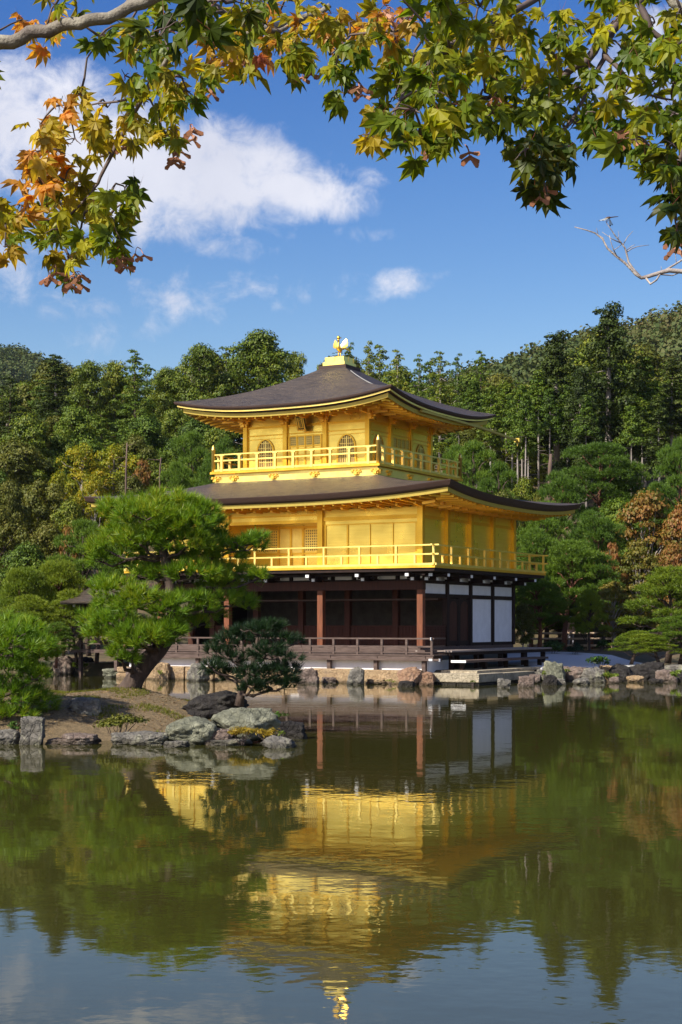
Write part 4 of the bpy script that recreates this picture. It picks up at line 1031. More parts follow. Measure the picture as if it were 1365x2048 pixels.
# ---- prototypes shared by the trees behind
def P_garden_pine(seed, mt, bark, h=6.0, w=5.0, npad=20, k=11, lean=.5):
    random.seed(seed); g = MB(); P = []
    tp = []; n = 7
    for i in range(n):
        t = i/(n-1); tp.append(Vector((lean*math.sin(t*2.6+seed)*.8, lean*math.cos(t*3+seed)*.5 - lean*.5*math.cos(seed), h*.95*t)))
    tp = [p - Vector((tp[0].x, tp[0].y, 0)) for p in tp]
    rr = [.17*(1-.85*i/(n-1)) for i in range(n)]; g.tube(tp, rr, 8, .08)
    for i in range(npad):
        t = .4 + .6*(i+.5)/npad; a = i*2.4 + random.uniform(-.4,.4)
        rad = w/2*(1.08-t*.72)*random.uniform(.55,1)*(.35 if i >= npad-2 else 1)
        c0 = tp[min(n-1, int(t*(n-1)))]
        c = Vector((c0.x + math.cos(a)*rad, c0.y + math.sin(a)*rad, h*t + random.uniform(-.2,.1)))
        s_ = random.uniform(.75,1.25)*w/5
        P.append((tuple(c), .95*s_, .85*s_, .3*s_))
        limb(g, c0 - Vector((0,0,.3)), c - Vector((0,0,.12)), .06, .02, 5, .1)
    return dict(h=h, w=w, parts=[('trunk', g.mesh('trunk', bark, True)), ('crown', pads_mesh('crown', P, mt, 95, k, .21, .03, flat=.8, spread=1.25))])

DENS = 1.0
def clump_mesh(name, clumps, mt, per, size, asp=.6, upb=.35, shell=.55):
    C, N = [], []
    for (c, rx, ry, rz) in clumps:
        n = max(6, int(per * DENS * (rx*ry + rx*rz + ry*rz) / 3))
        d = rand_dirs(n); r = rng.uniform(shell, 1.0, (n, 1))
        d[:, 2] = np.where(d[:, 2] < -.35, -d[:, 2]*.5, d[:, 2])
        C.append(np.array(c) + d*np.array([rx, ry, rz])*r); N.append(unit(d*1.0 + rand_dirs(n)*.6 + np.array([0, 0, upb])))
    C = np.concatenate(C); N = np.concatenate(N)
    s = size * rng.uniform(.6, 1.35, (len(C), 1))
    return np_mesh(name, cards(C, N, s, s*asp), 4, mt)

def P_broad(seed, mt, bark, h=12., w=9., base=.25, n=38, size=.27, per=125):
    random.seed(seed); g = MB(); K = []
    g.tube([(0,0,-1.2),(.1,0,h*.3),(-.1,.1,h*.6),(.05,0,h*.88)], [.24,.2,.13,.03], 8, .06)
    for i in range(n):
        t = (i+.5)/n; a = i*2.4 + random.uniform(-.5,.5); zt = base + (1-base)*t
        prof = math.sin(math.pi*min(1, (t*.86+.14)))**.6
        rad = w/2*prof*random.uniform(.45,.95)*(1 if i % 3 else .4)
        c = (math.cos(a)*rad, math.sin(a)*rad, h*zt*.95)
        s_ = random.uniform(.75,1.35)*w/9*h/12
        K.append((c, 1.38*s_, 1.38*s_, .95*s_))
        if i % 2 == 0: limb(g, (0, 0, h*max(.2, zt-.2)), c, .08, .02, 5, .1)
    return dict(h=h, w=w, parts=[('trunk', g.mesh('trunk', bark, True)), ('crown', clump_mesh('crown', K, mt, per, size))])

def P_hinoki(seed, mt, bark, h=14., w=6.5, base=.12, size=.26, per=125, nl=22):
    random.seed(seed); g = MB(); K = []
    g.tube([(0,0,-1.5),(.05,0,h*.4),(0,.05,h*.75),(0,0,h*.99)], [.24,.18,.09,.02], 8, .05)
    for i in range(nl):
        t = i/(nl-1); z = h*(base + (1-base)*t)
        rad = w/2*(1-t)**.7*random.uniform(.85,1.1) + .45
        m_ = max(3, int(7*(1-t)+2))
        for j in range(m_):
            a = 2*math.pi*j/m_ + i*1.1 + random.uniform(-.3,.3); q = rad*random.uniform(.45,1.0)
            c = (math.cos(a)*q, math.sin(a)*q, z - .3*q + random.uniform(-.5,.5))
            s_ = (.5 + .45*(1-t))*random.uniform(.8,1.25)
            K.append((c, 1.0*s_, 1.0*s_, .62*s_))
            if random.random() < .25: limb(g, (0,0,z), c, .05, .012, 4, 0, .03, 3)
    for q_ in range(7): K.append(((0,0,h*(.5+.072*q_)), 1.0-.085*q_, 1.0-.085*q_, .8))
    return dict(h=h, w=w, parts=[('trunk', g.mesh('trunk', bark, True)), ('crown', clump_mesh('crown', K, mt, per, size, .5, .2))])

def P_cedar(seed, mt, bark, h=16., w=4.5, base=.5, size=.25, per=180, puff=.8, n=44, stubs=14, tr=.17):
    """tall straight conifer with a bare lower trunk and rounded tufts"""
    random.seed(seed); g = MB(); K = []
    g.tube([(0,0,-2),(.08,0,h*.3),(0,.06,h*.7),(0,0,h*.93)], [tr,tr*.85,tr*.5,.02], 8, .04)
    for i in range(n):
        t = (i+.5)/n; a = i*2.4+random.uniform(-.5,.5); z = h*(base+(1-base)*t)
        rad = w/2*(1-t*.85)**.8*random.uniform(.15,1.)
        s_ = puff*random.uniform(.7,1.3)*(1.15-.55*t)
        c = (math.cos(a)*rad, math.sin(a)*rad, z-.2*rad)
        K.append((c, s_, s_, s_*.8))
        if i % 3 == 0: limb(g, (0,0,z), c, .05, .015, 4, .05, .05, 3)
    for i in range(stubs):
        z = h*random.uniform(.12, base+.1); a = random.uniform(0, 6.3); q = random.uniform(.3,1.0)
        limb(g, (0,0,z), (math.cos(a)*q, math.sin(a)*q, z+random.uniform(-.2,.2)), .025, .008, 4, 0, .06, 3)
    return dict(h=h, w=w, parts=[('trunk', g.mesh('trunk', bark, True)), ('crown', clump_mesh('crown', K, mt, per, size, .55, .3))])

def P_maple(seed, mt, bark, h=6., w=6., n=64, size=.17, per=240):
    random.seed(seed); g = MB(); K = []
    g.tube([(0,0,-.6),(.1,0,h*.25),(-.1,.1,h*.5)], [.14,.11,.07], 8, .06)
    for i in range(n):
        t = (i+.5)/n; a = i*2.4+random.uniform(-.5,.5); rad = w/2*math.sin(math.pi*(t*.75+.2))*random.uniform(.4,1)
        c = (math.cos(a)*rad, math.sin(a)*rad, h*(.22+.74*t)+random.uniform(-.15,.15)); s_ = random.uniform(.7,1.25)*w/6
        K.append((c, .85*s_, .85*s_, .34*s_))
        if i % 2 == 0: limb(g, (0,0,h*(.15+.35*t)), c, .05, .012, 5, .15, .06)
    return dict(h=h, w=w, parts=[('trunk', g.mesh('trunk', bark, True)), ('crown', clump_mesh('crown', K, mt, per, size, .75, .6, .2))])

DENS = 1.7
PR = dict(
    gp1=P_garden_pine(1, PINE2, M['bark']), gp2=P_garden_pine(2, PINE2, M['bark_red'], npad=24), gp3=P_garden_pine(3, PINE3, M['bark_red'], h=5, w=6.5, npad=24),
    gp4=P_garden_pine(5, PINE3, M['bark'], h=5, w=5, npad=22), red1=P_garden_pine(4, PINE2, M['bark_red'], h=9, w=6.5, npad=26),
    br1=P_broad(1, BROAD, M['bark_pale']), br2=P_broad(2, BROAD, M['bark'], n=56), br3=P_broad(3, OLIVE, M['bark_pale'], n=52), br4=P_broad(4, OLIVE, M['bark'], h=10, w=10),
    ye1=P_broad(5, YELLOW, M['bark_pale'], h=9, w=8, n=40, size=.23), dk1=P_broad(6, HINOKI, M['bark'], h=12, w=9, n=54),
    hi1=P_hinoki(1, HINOKI, M['bark']), hi2=P_hinoki(2, HINOKI, M['bark_pale'], w=7.5), hi3=P_hinoki(3, BROAD, M['bark_pale'], w=6, nl=17), hi4=P_hinoki(4, CEDAR, M['bark'], w=7.0),
    ce1=P_cedar(1, HINOKI, M['bark_pale']), ce2=P_cedar(2, CEDAR, M['bark_pale'], base=.42), ce3=P_cedar(3, HINOKI, M['bark_pale'], w=3.6, base=.68, n=34, tr=.13),
    big=P_cedar(7, CEDAR, M['bark_pale'], h=15, w=6.2, base=.3, puff=1.05, n=72, size=.24, per=190, tr=.3, stubs=8),
    ma1=P_maple(1, RUST, M['bark_pale']), ma2=P_maple(2, MAPLEG, M['bark_pale']), ma3=P_maple(3, RUST, M['bark_pale'], h=4, w=5))
DENS = 1.0
def tree(kind, px, ytop, Y, wpx, label, group=None, name='tree', cat='tree', rz=None, zb=None, yb=None):
    p = PR[kind]; X = (px-HX)/FPX*Y
    zt = CAMZ + (HY-ytop)/FPX*Y
    z0 = ground_h(X, Y) if zb is None else zb
    if yb is not None: z0 = CAMZ + (HY-yb)/FPX*Y
    r = thing(name, label, cat, (X, Y, z0 - .05), random.uniform(0, 6.28) if rz is None else rz, group)
    hs = max(.15, (zt - z0)) / p['h']; ws = (wpx/FPX*Y) / p['w'] if wpx else hs
    r.scale = (ws, ws, hs)
    for nm, me in p['parts']: inst(nm, me, r)
    return r

# ------------------------------------------------------------------ the wood behind
random.seed(21)
SKY = [(-100,770),(0,758),(60,735),(112,710),(170,728),(225,724),(270,706),(330,737),(385,690),(430,702),(520,664),(585,700),(620,738),(660,735),(700,695),(740,690),(800,702),(840,716),(880,706),(910,718),(960,722),(1000,760),(1040,768),(1075,745),(1120,710),(1160,690),(1215,640),(1260,690),(1300,705),(1365,716),(1500,700)]
def skyl(px):
    for (a, ya), (b, yb) in zip(SKY, SKY[1:]):
        if px <= b: return ya + (yb-ya)*(px-a)/(b-a)
    return 720
def lm(px):
    for lim, s in ((40,'at the left frame edge'),(90,'near the left frame edge'),(150,'above the far left shore pines'),(210,'left of the lower roof tip'),(262,'above the lower roof left tip'),(322,'between the left roof tips'),
                   (380,'just left of the upper roof tip'),(450,'above the upper roof left tip'),(520,'behind the left slope of the top roof'),(590,'behind the left slope near the ridge box'),(670,'close left of the gold bird'),
                   (730,'close right of the gold bird'),(800,'behind the right slope of the top roof'),(870,'behind the right slope, halfway down'),(940,'above the upper roof right tip'),(1000,'just right of the upper roof tip'),
                   (1060,'right of the gold gutter spout'),(1120,'above the big red trunked pine'),(1180,'left of the tallest cedar'),(1245,'beside the tallest cedar'),(1300,'right of the tallest cedar'),(1345,'near the right frame edge')):
        if px < lim: return s
    return 'at the right frame edge'
WG = 'trees of the wood behind the pavilion'
used = {}
def wt(kind, px, ytop, Y, wpx, what, row=''):
    lab = f'{what} {lm(px)}' + (f', {row}' if row else '')
    used[lab] = used.get(lab, 0) + 1
    r = tree(kind, px, ytop, Y, wpx, lab, WG if True else None)
    return r
# named trees of the skyline
for a in [('ce2',112,708,112,105,'tall sparse tree with a pale bare trunk'),('hi4',20,752,120,120,'rounded dark olive tree'),('br2',176,722,118,110,'dull green rounded tree'),('br1',228,718,121,100,'leafy rounded tree'),
          ('hi1',270,704,114,110,'pointed dark conifer'),('br2',330,735,118,100,'low rounded tree'),('br1',398,684,116,125,'large leafy tree with pale limbs'),('br2',520,662,118,175,'broad leafy tree topping the wood'),
          ('br1',590,700,124,80,'leafy side of a crown'),('hi3',640,728,126,90,'bright green conifer'),('hi3',738,684,118,80,'light green conifer'),('hi2',700,690,122,70,'dark green conifer'),('hi3',795,700,116,95,'light green spire'),
          ('hi2',838,714,120,80,'dark conifer spire'),('hi3',880,704,114,95,'sunlit conifer'),('hi2',915,712,120,80,'dark conifer'),('hi1',962,706,114,90,'pointed conifer'),('hi3',1005,762,112,100,'sunlit conifer'),
          ('hi3',1045,770,108,100,'pale green conifer')]: wt(*a)
tree('big', 1216, 614, 104, 165, 'tallest dark cedar with clumped tufts and thick pale trunk', name='cedar', group=None)
tree('big', 1112, 668, 108, 150, 'second tallest cedar of dark rounded tufts, left of the tallest cedar', name='cedar', group=None)
tree('big', 1160, 740, 101, 110, 'lower dark cedar between the two tallest cedars', name='cedar')
for a in [('ce1',1290,712,106,95,'pale trunked cedar'),('ce2',1345,716,108,110,'dull olive cedar'),('ce3',1262,760,104,80,'slender cedar'),('ce2',1318,790,100,85,'lower cedar')]: wt(*a)
# straight bare trunks of the cedar plantation
for i, (px, yt, Y, w) in enumerate([(946,760,108,60),(982,772,104,70),(1012,765,108,66),(1024,790,106,60),(1035,778,101,64),(1043,770,103,56),(1052,785,99,60),(1057,790,101,50),(1078,740,106,70),(1100,775,101,60),(1135,770,105,66),(1172,790,100,60),(1190,760,108,70),(1240,770,107,70),(1262,810,100,60),(1285,800,103,64)]):
    tree(('ce3','ce1','ce3')[i % 3], px, yt, Y, w, f'slender cedar with a bare pale trunk {lm(px)}', 'bare trunked cedars of the plantation')
# fillers, row by row
for (Y, step, dy, kinds, row, p0, p1, skip) in [
        (138, 58, 12, ('br1','hi2','br2','br3','hi3'), 'in the hindmost row', -60, 1430, None),
        (124, 74, 52, ('br2','br1','hi1','br3','br1'), 'in the middle of the wood', -60, 1430, (440, 880)),
        (108, 84, 108, ('br2','hi3','br3','hi1','br1'), 'in the front half of the wood', -60, 960, (400, 900)),
        (99, 80, 165, ('br3','dk1','br2','hi1'), 'at the front edge of the wood', -40, 460, None),
        (112, 48, 75, ('hi2','ce3','ce2','ce1'), 'deep among the cedars', 930, 1430, None),
        (119, 62, 60, ('ce3','ce1'), 'in the shade of the plantation', 930, 1430, None)]:
    px = p0; k = 0
    while px < p1:
        if not (skip and skip[0] < px < skip[1]):
            yt = skyl(px) + dy + random.uniform(-16, 22)
            kd = kinds[k % len(kinds)]
            wt(kd, px + random.uniform(-12, 12), yt, Y + random.uniform(-3, 3), random.uniform(1.25, 1.7)*step if Y < 130 else None, {'h':'conifer','b':'leafy tree','d':'dark tree','c':'cedar'}[kd[0]], row)
        px += step; k += 1
# slope in front of the wood, left of the pavilion
for a in [('br3',30,880,92,170,'olive bushy tree at the left edge above the shore pines'),('br4',78,955,87,160,'olive rounded bush left of the yellow green trees'),('br4',8,1010,82,150,'low olive bush at the left edge over the shore pines'),
          ('br3',98,1045,80,130,'brownish green bush beside the grey green pine'),('dk1',55,1085,76,150,'dark shaded bush right behind the bright shore pines at left'),('dk1',-10,940,88,120,'dark bush cut by the left edge'),
          ('ye1',165,884,95,150,'yellow green tree at left with a dark trunk'),('ye1',228,886,97,150,'yellow green tree behind the bleached pole'),('ye1',118,940,90,120,'yellow tinged tree above the brownish bush'),('ye1',190,945,88,110,'bright yellow green tree above the left tip of the lower roof'),
          ('br2',292,895,98,110,'green bushy tree right of the bleached pole'),('br3',265,950,90,90,'reddish olive bush at the foot of the bleached pole'),('br2',330,930,92,100,'round green bush behind the short dead trunk'),
          ('br2',60,830,96,150,'mid green tree above the olive bushes at left'),('dk1',150,810,100,140,'dark tree behind the yellow green trees'),('dk1',290,830,102,140,'dark shaded tree above the yellow green trees'),('dk1',400,830,100,130,'dark shaded tree left of the top storey'),
          ('br3',20,960,84,110,'dull olive bush low at the left edge'),('br2',140,1000,84,110,'green bush between the yellow tree and the grey green pine')]:
    tree(*a)
for a in [('gp1',385,866,89,110,'garden pine behind the left end of the top balcony, taller one'),('gp2',448,886,87,105,'garden pine directly left of the top storey'),('gp1',345,925,85,95,'low garden pine above the lower roof left slope'),('gp2',415,925,84,120,'spreading garden pine behind the left roof slope'),
          ('gp1',178,1040,75,165,'grey green pine between the leaning pine and the olive bushes'),('gp2',250,1050,74,120,'grey green pine right behind the crown of the leaning pine'),
          ('gp3',40,1140,68,150,'bright flat topped pine at the left edge of the far shore'),('gp3',128,1126,69,150,'bright cloud pruned pine beside the small water pavilion'),('gp4',155,1186,67.5,120,'low cloud pruned pine left of the water pavilion'),
          ('gp4',75,1195,65.5,150,'wide pruned pine in front on the far left shore'),('gp1',10,1225,63.5,120,'dark green pine low on the far left shore'),('gp2',112,1245,65,100,'small dark pine by the brown shore rock'),
          ('gp1',30,1290,64,130,'lowest pine at the left edge of the far shore')]:
    tree(*a, name='pine_tree', cat='pine tree', zb=.4 if a[3] < 72 else None)
tree('ma3', 138, 1050, 77, 70, 'small reddish maple at the left edge of the grey green pine', name='maple_tree', cat='maple tree')
tree('ma3', 285, 920, 91, 70, 'small rusty maple low behind the lower roof', name='maple_tree', cat='maple tree')
# right of the pavilion
for a in [('gp1',960,884,85,140,'garden pine right of the top balcony'),('gp2',905,898,87,110,'garden pine behind the right end of the top balcony'),('gp1',1008,925,84,120,'garden pine below the gold gutter spout'),
          ('red1',1186,893,87,215,'tall spreading pine with a red trunk right of the pavilion'),('gp2',1120,950,84,150,'pine in front left of the red trunked pine'),('gp1',1262,930,88,150,'pine between the red trunked pine and the right edge'),
          ('gp2',1348,885,84,140,'dark pine standing high at the right edge'),('gp1',1305,965,83,110,'pine behind the rusty maple'),('gp1',1092,1005,79,160,'bright pine above the right tip of the lower roof'),
          ('gp2',1182,1028,78,170,'pine straight right of the lower roof tip'),('gp2',1062,1062,76,130,'dark pine behind the middle balcony end'),('gp2',1128,1085,75,175,'wide pine right of the middle balcony'),('gp1',1205,1108,75,120,'dark pine left of the greenish maple'),
          ('gp2',1078,1155,73,150,'pine right beside the white plaster walls'),('gp4',1181,1184,71.5,92,'low pruned pine standing before the bamboo fence'),
          ('gp4',1335,1142,65,215,'big bright pine at the right edge above the bank'),('gp4',1262,1262,63,125,'low spreading pine on the bank at right'),('gp4',1318,1268,61.8,130,'smallest low pine on the bank over the black rock'),('gp1',1360,1230,62,150,'pine boughs at the right edge over the rocks')]:
    tree(*a, name='pine_tree', cat='pine tree', zb=.6 if a[3] < 72 else None)
for a in [('br2',1050,955,88,100,'round green bush right below the bare cedar trunks'),('br3',1005,982,82,110,'olive bush just above the lower roof right slope'),('br2',955,990,82,90,'green bush behind the right end of the lower roof'),('br4',1078,985,84,90,'brownish bush above the lower roof tip'),
          ('dk1',1240,1000,84,150,'dark bush between the red trunked pine and the rusty maple'),('dk1',1120,1110,79,150,'dark shaded bush behind the wide pine'),('dk1',1330,1060,82,150,'dark bush behind the rusty maples'),('dk1',1250,1170,77,130,'dark bush low behind the greenish maple'),('dk1',1060,1150,78,120,'dark bush behind the white walls'),('br3',1046,1205,70,62,'thin reddish green bush at the end of the white walls'),
          ('dk1',1130,1215,82,150,'dark bush behind the bamboo fence'),('dk1',1330,1190,78,160,'dark bush behind the fence at right')]:
    tree(*a)
for a in [('ma1',1292,982,80,200,'rust coloured maple, largest of the autumn trees'),('ma1',1365,1005,79,140,'rusty pink maple cut by the right frame edge'),('ma2',1275,1078,76,140,'yellowish maple under the rusty maple'),('ma2',1226,1160,73,105,'greenish maple with pale thin trunks by the fence'),
          ('ma1',1345,1085,76,110,'brownish maple between the rusty maple and the right pine'),('ma3',1225,1085,76,60,'small rusty maple spray beside the dark pine')]:
    tree(*a, name='maple_tree', cat='maple tree')
M['bark_stump'] = mat('broken_stump_bark', (.15, .1, .075), .9, var=(.08, .055, .045), vscale=4, bump=.5, bscale=9, stretch=(1,1,.4))
def dead_pole(px, yt, yb, Y, r, label):
    random.seed(px); a, b = at(px-4, yb, Y), at(px, yt, Y); base = Vector((a.x, a.y, ground_h(a.x, Y)-.2)); g = MB()
    g.tube([Vector((0,0,0)), (a+b)/2-base, b-base], [r, r*.85, r*.55], 8, .06)
    r_ = thing('dead_tree', label, 'dead tree', base); g.build('trunk', M['bark_stump'], r_, smooth=True); H = (b-base).z
    g = MB()
    for k in range(9):
        p = (b-base)*(.98-.06*k); q = p + Vector((random.choice((-1,1))*random.uniform(.25,.8), random.uniform(-.5,.5), random.uniform(-.25,.35))); limb(g, p, q, .022, .006, 5, 0, .06, 4)
    g.build('branch', M['bark_stump'], r_, smooth=True)
dead_pole(254, 886, 1000, 84, .06, 'bleached bare pole of a dead tree among the yellow green trees')
dead_pole(322, 915, 960, 86, .055, 'short dead trunk above the left slope of the lower roof')
dead_pole(1102, 908, 965, 92, .15, 'broken stump with short dead twigs among the cedar trunks')

# far hillside woods
def hill_stuff(name, label, n, xr, yr, h, seedv, mt, k=110, cs=.12, clear=False):
    C, N, Sz = [], [], []
    for i in range(n):
        X = rng.uniform(*xr); Y = rng.uniform(*yr)
        if clear and abs(X) < .2134*Y + 9: continue
        z = ground_h(X, Y); s = rng.uniform(.6, 1.3)*h
        d = rand_dirs(k); d[:, 2] = np.abs(d[:, 2]); rad = rng.uniform(.4, .62)*s
        C.append(np.array([X, Y, z + s*.25]) + d*np.array([rad, rad, s*.75])*rng.uniform(.6, 1, (k, 1))); N.append(unit(d + rand_dirs(k)*.6)); Sz.append(np.full((k, 1), s*cs))
    C = np.concatenate(C); Sz = np.concatenate(Sz)*rng.uniform(.7, 1.3, (len(C), 1))
    o = inst(name, np_mesh(name, cards(C, np.concatenate(N), Sz, Sz*.8), 4, mt)); o['kind'] = 'stuff'
    return tag(o, label, 'woods')
HILLW = leaf_mat('hill_woods', [(.025, .045, .012), (.05, .08, .018), (.08, .1, .024), (.12, .1, .035)], .2, .7, .02)
hill_stuff('hillside_woods', 'mixed woods covering the hill behind the tall cedars at right', 2500, (5, 150), (240, 392), 6.5, 1, HILLW)
hill_stuff('mountain_woods', 'bluish woods covering the far mountain at the left edge', 900, (-185, -95), (540, 665), 8.5, 2, HILLW)

hill_stuff('shore_woods', 'woods continuing along the shore beyond the right frame edge', 420, (27, 120), (67, 160), 12, 5, HINOKI, 210, .055, True)
hill_stuff('shore_woods', 'woods continuing along the shore beyond the left frame edge', 420, (-120, -25), (75, 165), 12, 6, HINOKI, 210, .055, True)
# ------------------------------------------------------------------ shrubs, weeds, fence, people
def shrub(name, px, yb, Y, w, h, mt, label, cat, size=.09, per=260, stems=6, zb=None, asp=.55, clumps=9, bark='bark_twig', seed=None):
    random.seed(int(px*3+yb)); sc = Y/FPX; b = at(px, yb, Y); W, H = w*sc, h*sc
    r = thing(name, label, cat, (b.x, Y, b.z if zb is None else zb)); g = MB(); K = []
    for k in range(clumps):
        a = k*2.4; q = math.sqrt((k+.3)/clumps)*.75
        c = (math.cos(a)*q*W/2, math.sin(a)*q*W/2*.8, H*random.uniform(.4,.8)); K.append((c, W*.26, W*.24, H*.3))
        if k < stems: limb(g, (c[0]*.2, c[1]*.2, -.08), c, .012, .004, 5, 0, .08, 4)
    g.build('stem', M[bark], r, smooth=True); inst('foliage', clump_mesh('foliage', K, mt, per*7, size, asp, .5, .2), r)
    return r
shrub('shrub', 1196, 1334, 59.0, 54, 34, SHRUB, 'bright green broad leaved bush growing on top of the shore rocks', 'bush', .16, 60, zb=.42, asp=.5)
shrub('shrub', 1108, 1312, 70, 44, 32, SHRUB, 'clipped dark mound of shrub left of its rounder twin behind the gravel', 'bush', .12, 200, clumps=12)
shrub('shrub', 1150, 1312, 69.5, 38, 26, PINE_DK, 'round dark clipped shrub right beside the low pruned pine trunk', 'bush', .1, 240, clumps=12)
shrub('shrub', 1205, 1304, 71, 30, 26, SHRUB, 'small leafy green shrub under the greenish maple', 'bush', .14, 120)
shrub('shrub', 1240, 1300, 71.5, 40, 22, PINE2, 'soft grey green tuft of shrub before the fence', 'bush', .1, 200)
shrub('shrub', 522, 1420, 30.4, 100, 30, SHRUB, 'low leafy green shrub behind the rounded island boulder', 'bush', .07, 420, zb=.22)
shrub('shrub', 238, 1478, 28.7, 110, 46, OLIVE, 'twiggy sparse bush with small reddish leaves on the island slope', 'bush', .055, 520, stems=9, zb=.12)
shrub('fern', 484, 1478, 27.75, 70, 30, FERN, 'bright yellow fern tuft hanging over the left side of the ledge', 'fern', .07, 700, asp=.25, zb=.1)
shrub('fern', 530, 1477, 27.75, 50, 26, FERN, 'smaller yellow fern tuft right next to the pointed tip rock', 'fern', .07, 700, asp=.25, zb=.1)
shrub('weed', 562, 1470, 28.1, 22, 26, WEED, 'thin green weed sprouting between the rounded boulder and the tip', 'weed', .06, 300, asp=.25, zb=.04)
shrub('weed', 30, 1475, 28.8, 34, 28, SHRUB, 'small green weed beside the upright island stone', 'weed', .07, 260, zb=.12)
shrub('weed', 1218, 1364, 58.4, 42, 22, WEED, 'yellow green weeds drooping to the water below the grey rock', 'weed', .14, 120, asp=.3, zb=.05)
shrub('weed', 1088, 1352, 57.6, 12, 12, WEED, 'tiny green weed at the corner of the stone landing', 'weed', .1, 200, asp=.3, zb=.25)
shrub('weed', 1133, 1352, 59.0, 14, 14, WEED, 'tiny green weed right of the tall green boulder', 'weed', .1, 200, asp=.3, zb=.25)
shrub('weed', 320, 1350, 61.0, 14, 14, WEED, 'small green weed in the footing beside the tall tan stone', 'weed', .1, 220, asp=.3, zb=.12)
shrub('weed', 780, 1366, 56.0, 22, 10, WEED, 'thin weeds in a crack of the footing left of the rusty boulder', 'weed', .09, 120, asp=.3, zb=.05)
shrub('weed', 945, 1368, 55.2, 14, 9, WEED, 'thin weeds in the crack under the stone landing', 'weed', .08, 120, asp=.3, zb=.05)
shrub('weed', 158, 1346, 67.6, 34, 26, WEED, 'yellow green weeds on the shore by the brown rounded rock', 'weed', .15, 90, zb=.1)
shrub('weed', 1350, 1364, 58.0, 26, 24, WEED, 'dark green weeds at the waterline by the right frame edge', 'weed', .14, 110, asp=.35, zb=.05)

def isl_cover(name, label, n, cond, blade, mt, size):
    P, N = [], []
    while len(P) < n:
        X, Y = rng.uniform(-12.5, -1.2), rng.uniform(28.4, 36.4); h = isl_h(X, Y)
        if h > .08 and cond(X, Y, h): P.append((X, Y, h + .003))
    P = np.array(P)
    if blade: V = needles(P, np.tile([0, 0, 1.], (n, 1)), 3, size, .012, .9)
    else: V = cards(P + np.array([0, 0, .006]), unit(rand_dirs(n)*.5 + np.array([0, 0, 1.])), rng.uniform(.6, 1.3, (n, 1))*size, rng.uniform(.4, .9, (n, 1))*size*.6)
    o = inst(name, np_mesh(name, V, 3 if blade else 4, mt)); o['kind'] = 'stuff'; return tag(o, label, 'ground cover')
LITTER = leaf_mat('fallen_leaves', [(.06,.035,.02),(.2,.12,.05),(.36,.24,.11),(.3,.15,.06)], .1, .8, 2.0)
GRASS = leaf_mat('island_moss_grass', [(.07,.09,.01),(.14,.15,.016),(.24,.22,.025)], .3, .7, 1.0)
isl_cover('fallen_leaves', 'brown fallen leaves and pine needles strewn over the island soil', 5200, lambda X, Y, h: Y < 34 and noise.noise((X*1.1, Y*1.1, 8)) > -.25, False, LITTER, .055)
isl_cover('grass', 'short yellow green moss and grass on the back and crown of the island', 15000, lambda X, Y, h: (Y - 32.7)*.6 + noise.noise((X*.8, Y*.8, 2))*1.3 > 0, True, GRASS, .055)
isl_cover('grass', 'thin tufts of grass low on the front bank of the island', 2600, lambda X, Y, h: Y < 32 and noise.noise((X*1.5, Y*1.5, 4)) > .22, True, GRASS, .08)
fx0, fx1 = at(1055,1266,76), at(1335,1266,76)
fe = thing('bamboo_fence', 'two railed brown bamboo fence behind the gravel at right', 'fence', (fx0.x, 76, 0))
g = MB(); W_ = fx1.x - fx0.x
for z in (1.7, 1.44): 
    g = MB(); g.tube([(0,0,z),(W_*.5,0,z+.01),(W_,0,z)], .05, 8); g.build('rail', M['bamboo'], fe, smooth=True)
g = MB(); g.tube([(0,.1,1.12),(W_,.1,1.12)], .06, 8); g.build('rail', M['bamboo'], fe, smooth=True)
pm = MB(); pm.tube([(0,0,.5),(0,0,1.78)], .055, 8); pm = pm.mesh('post', M['bamboo'], True)
for k in range(6): inst('post', pm, fe, (.6 + (W_-.9)*k/5, .08, 0))

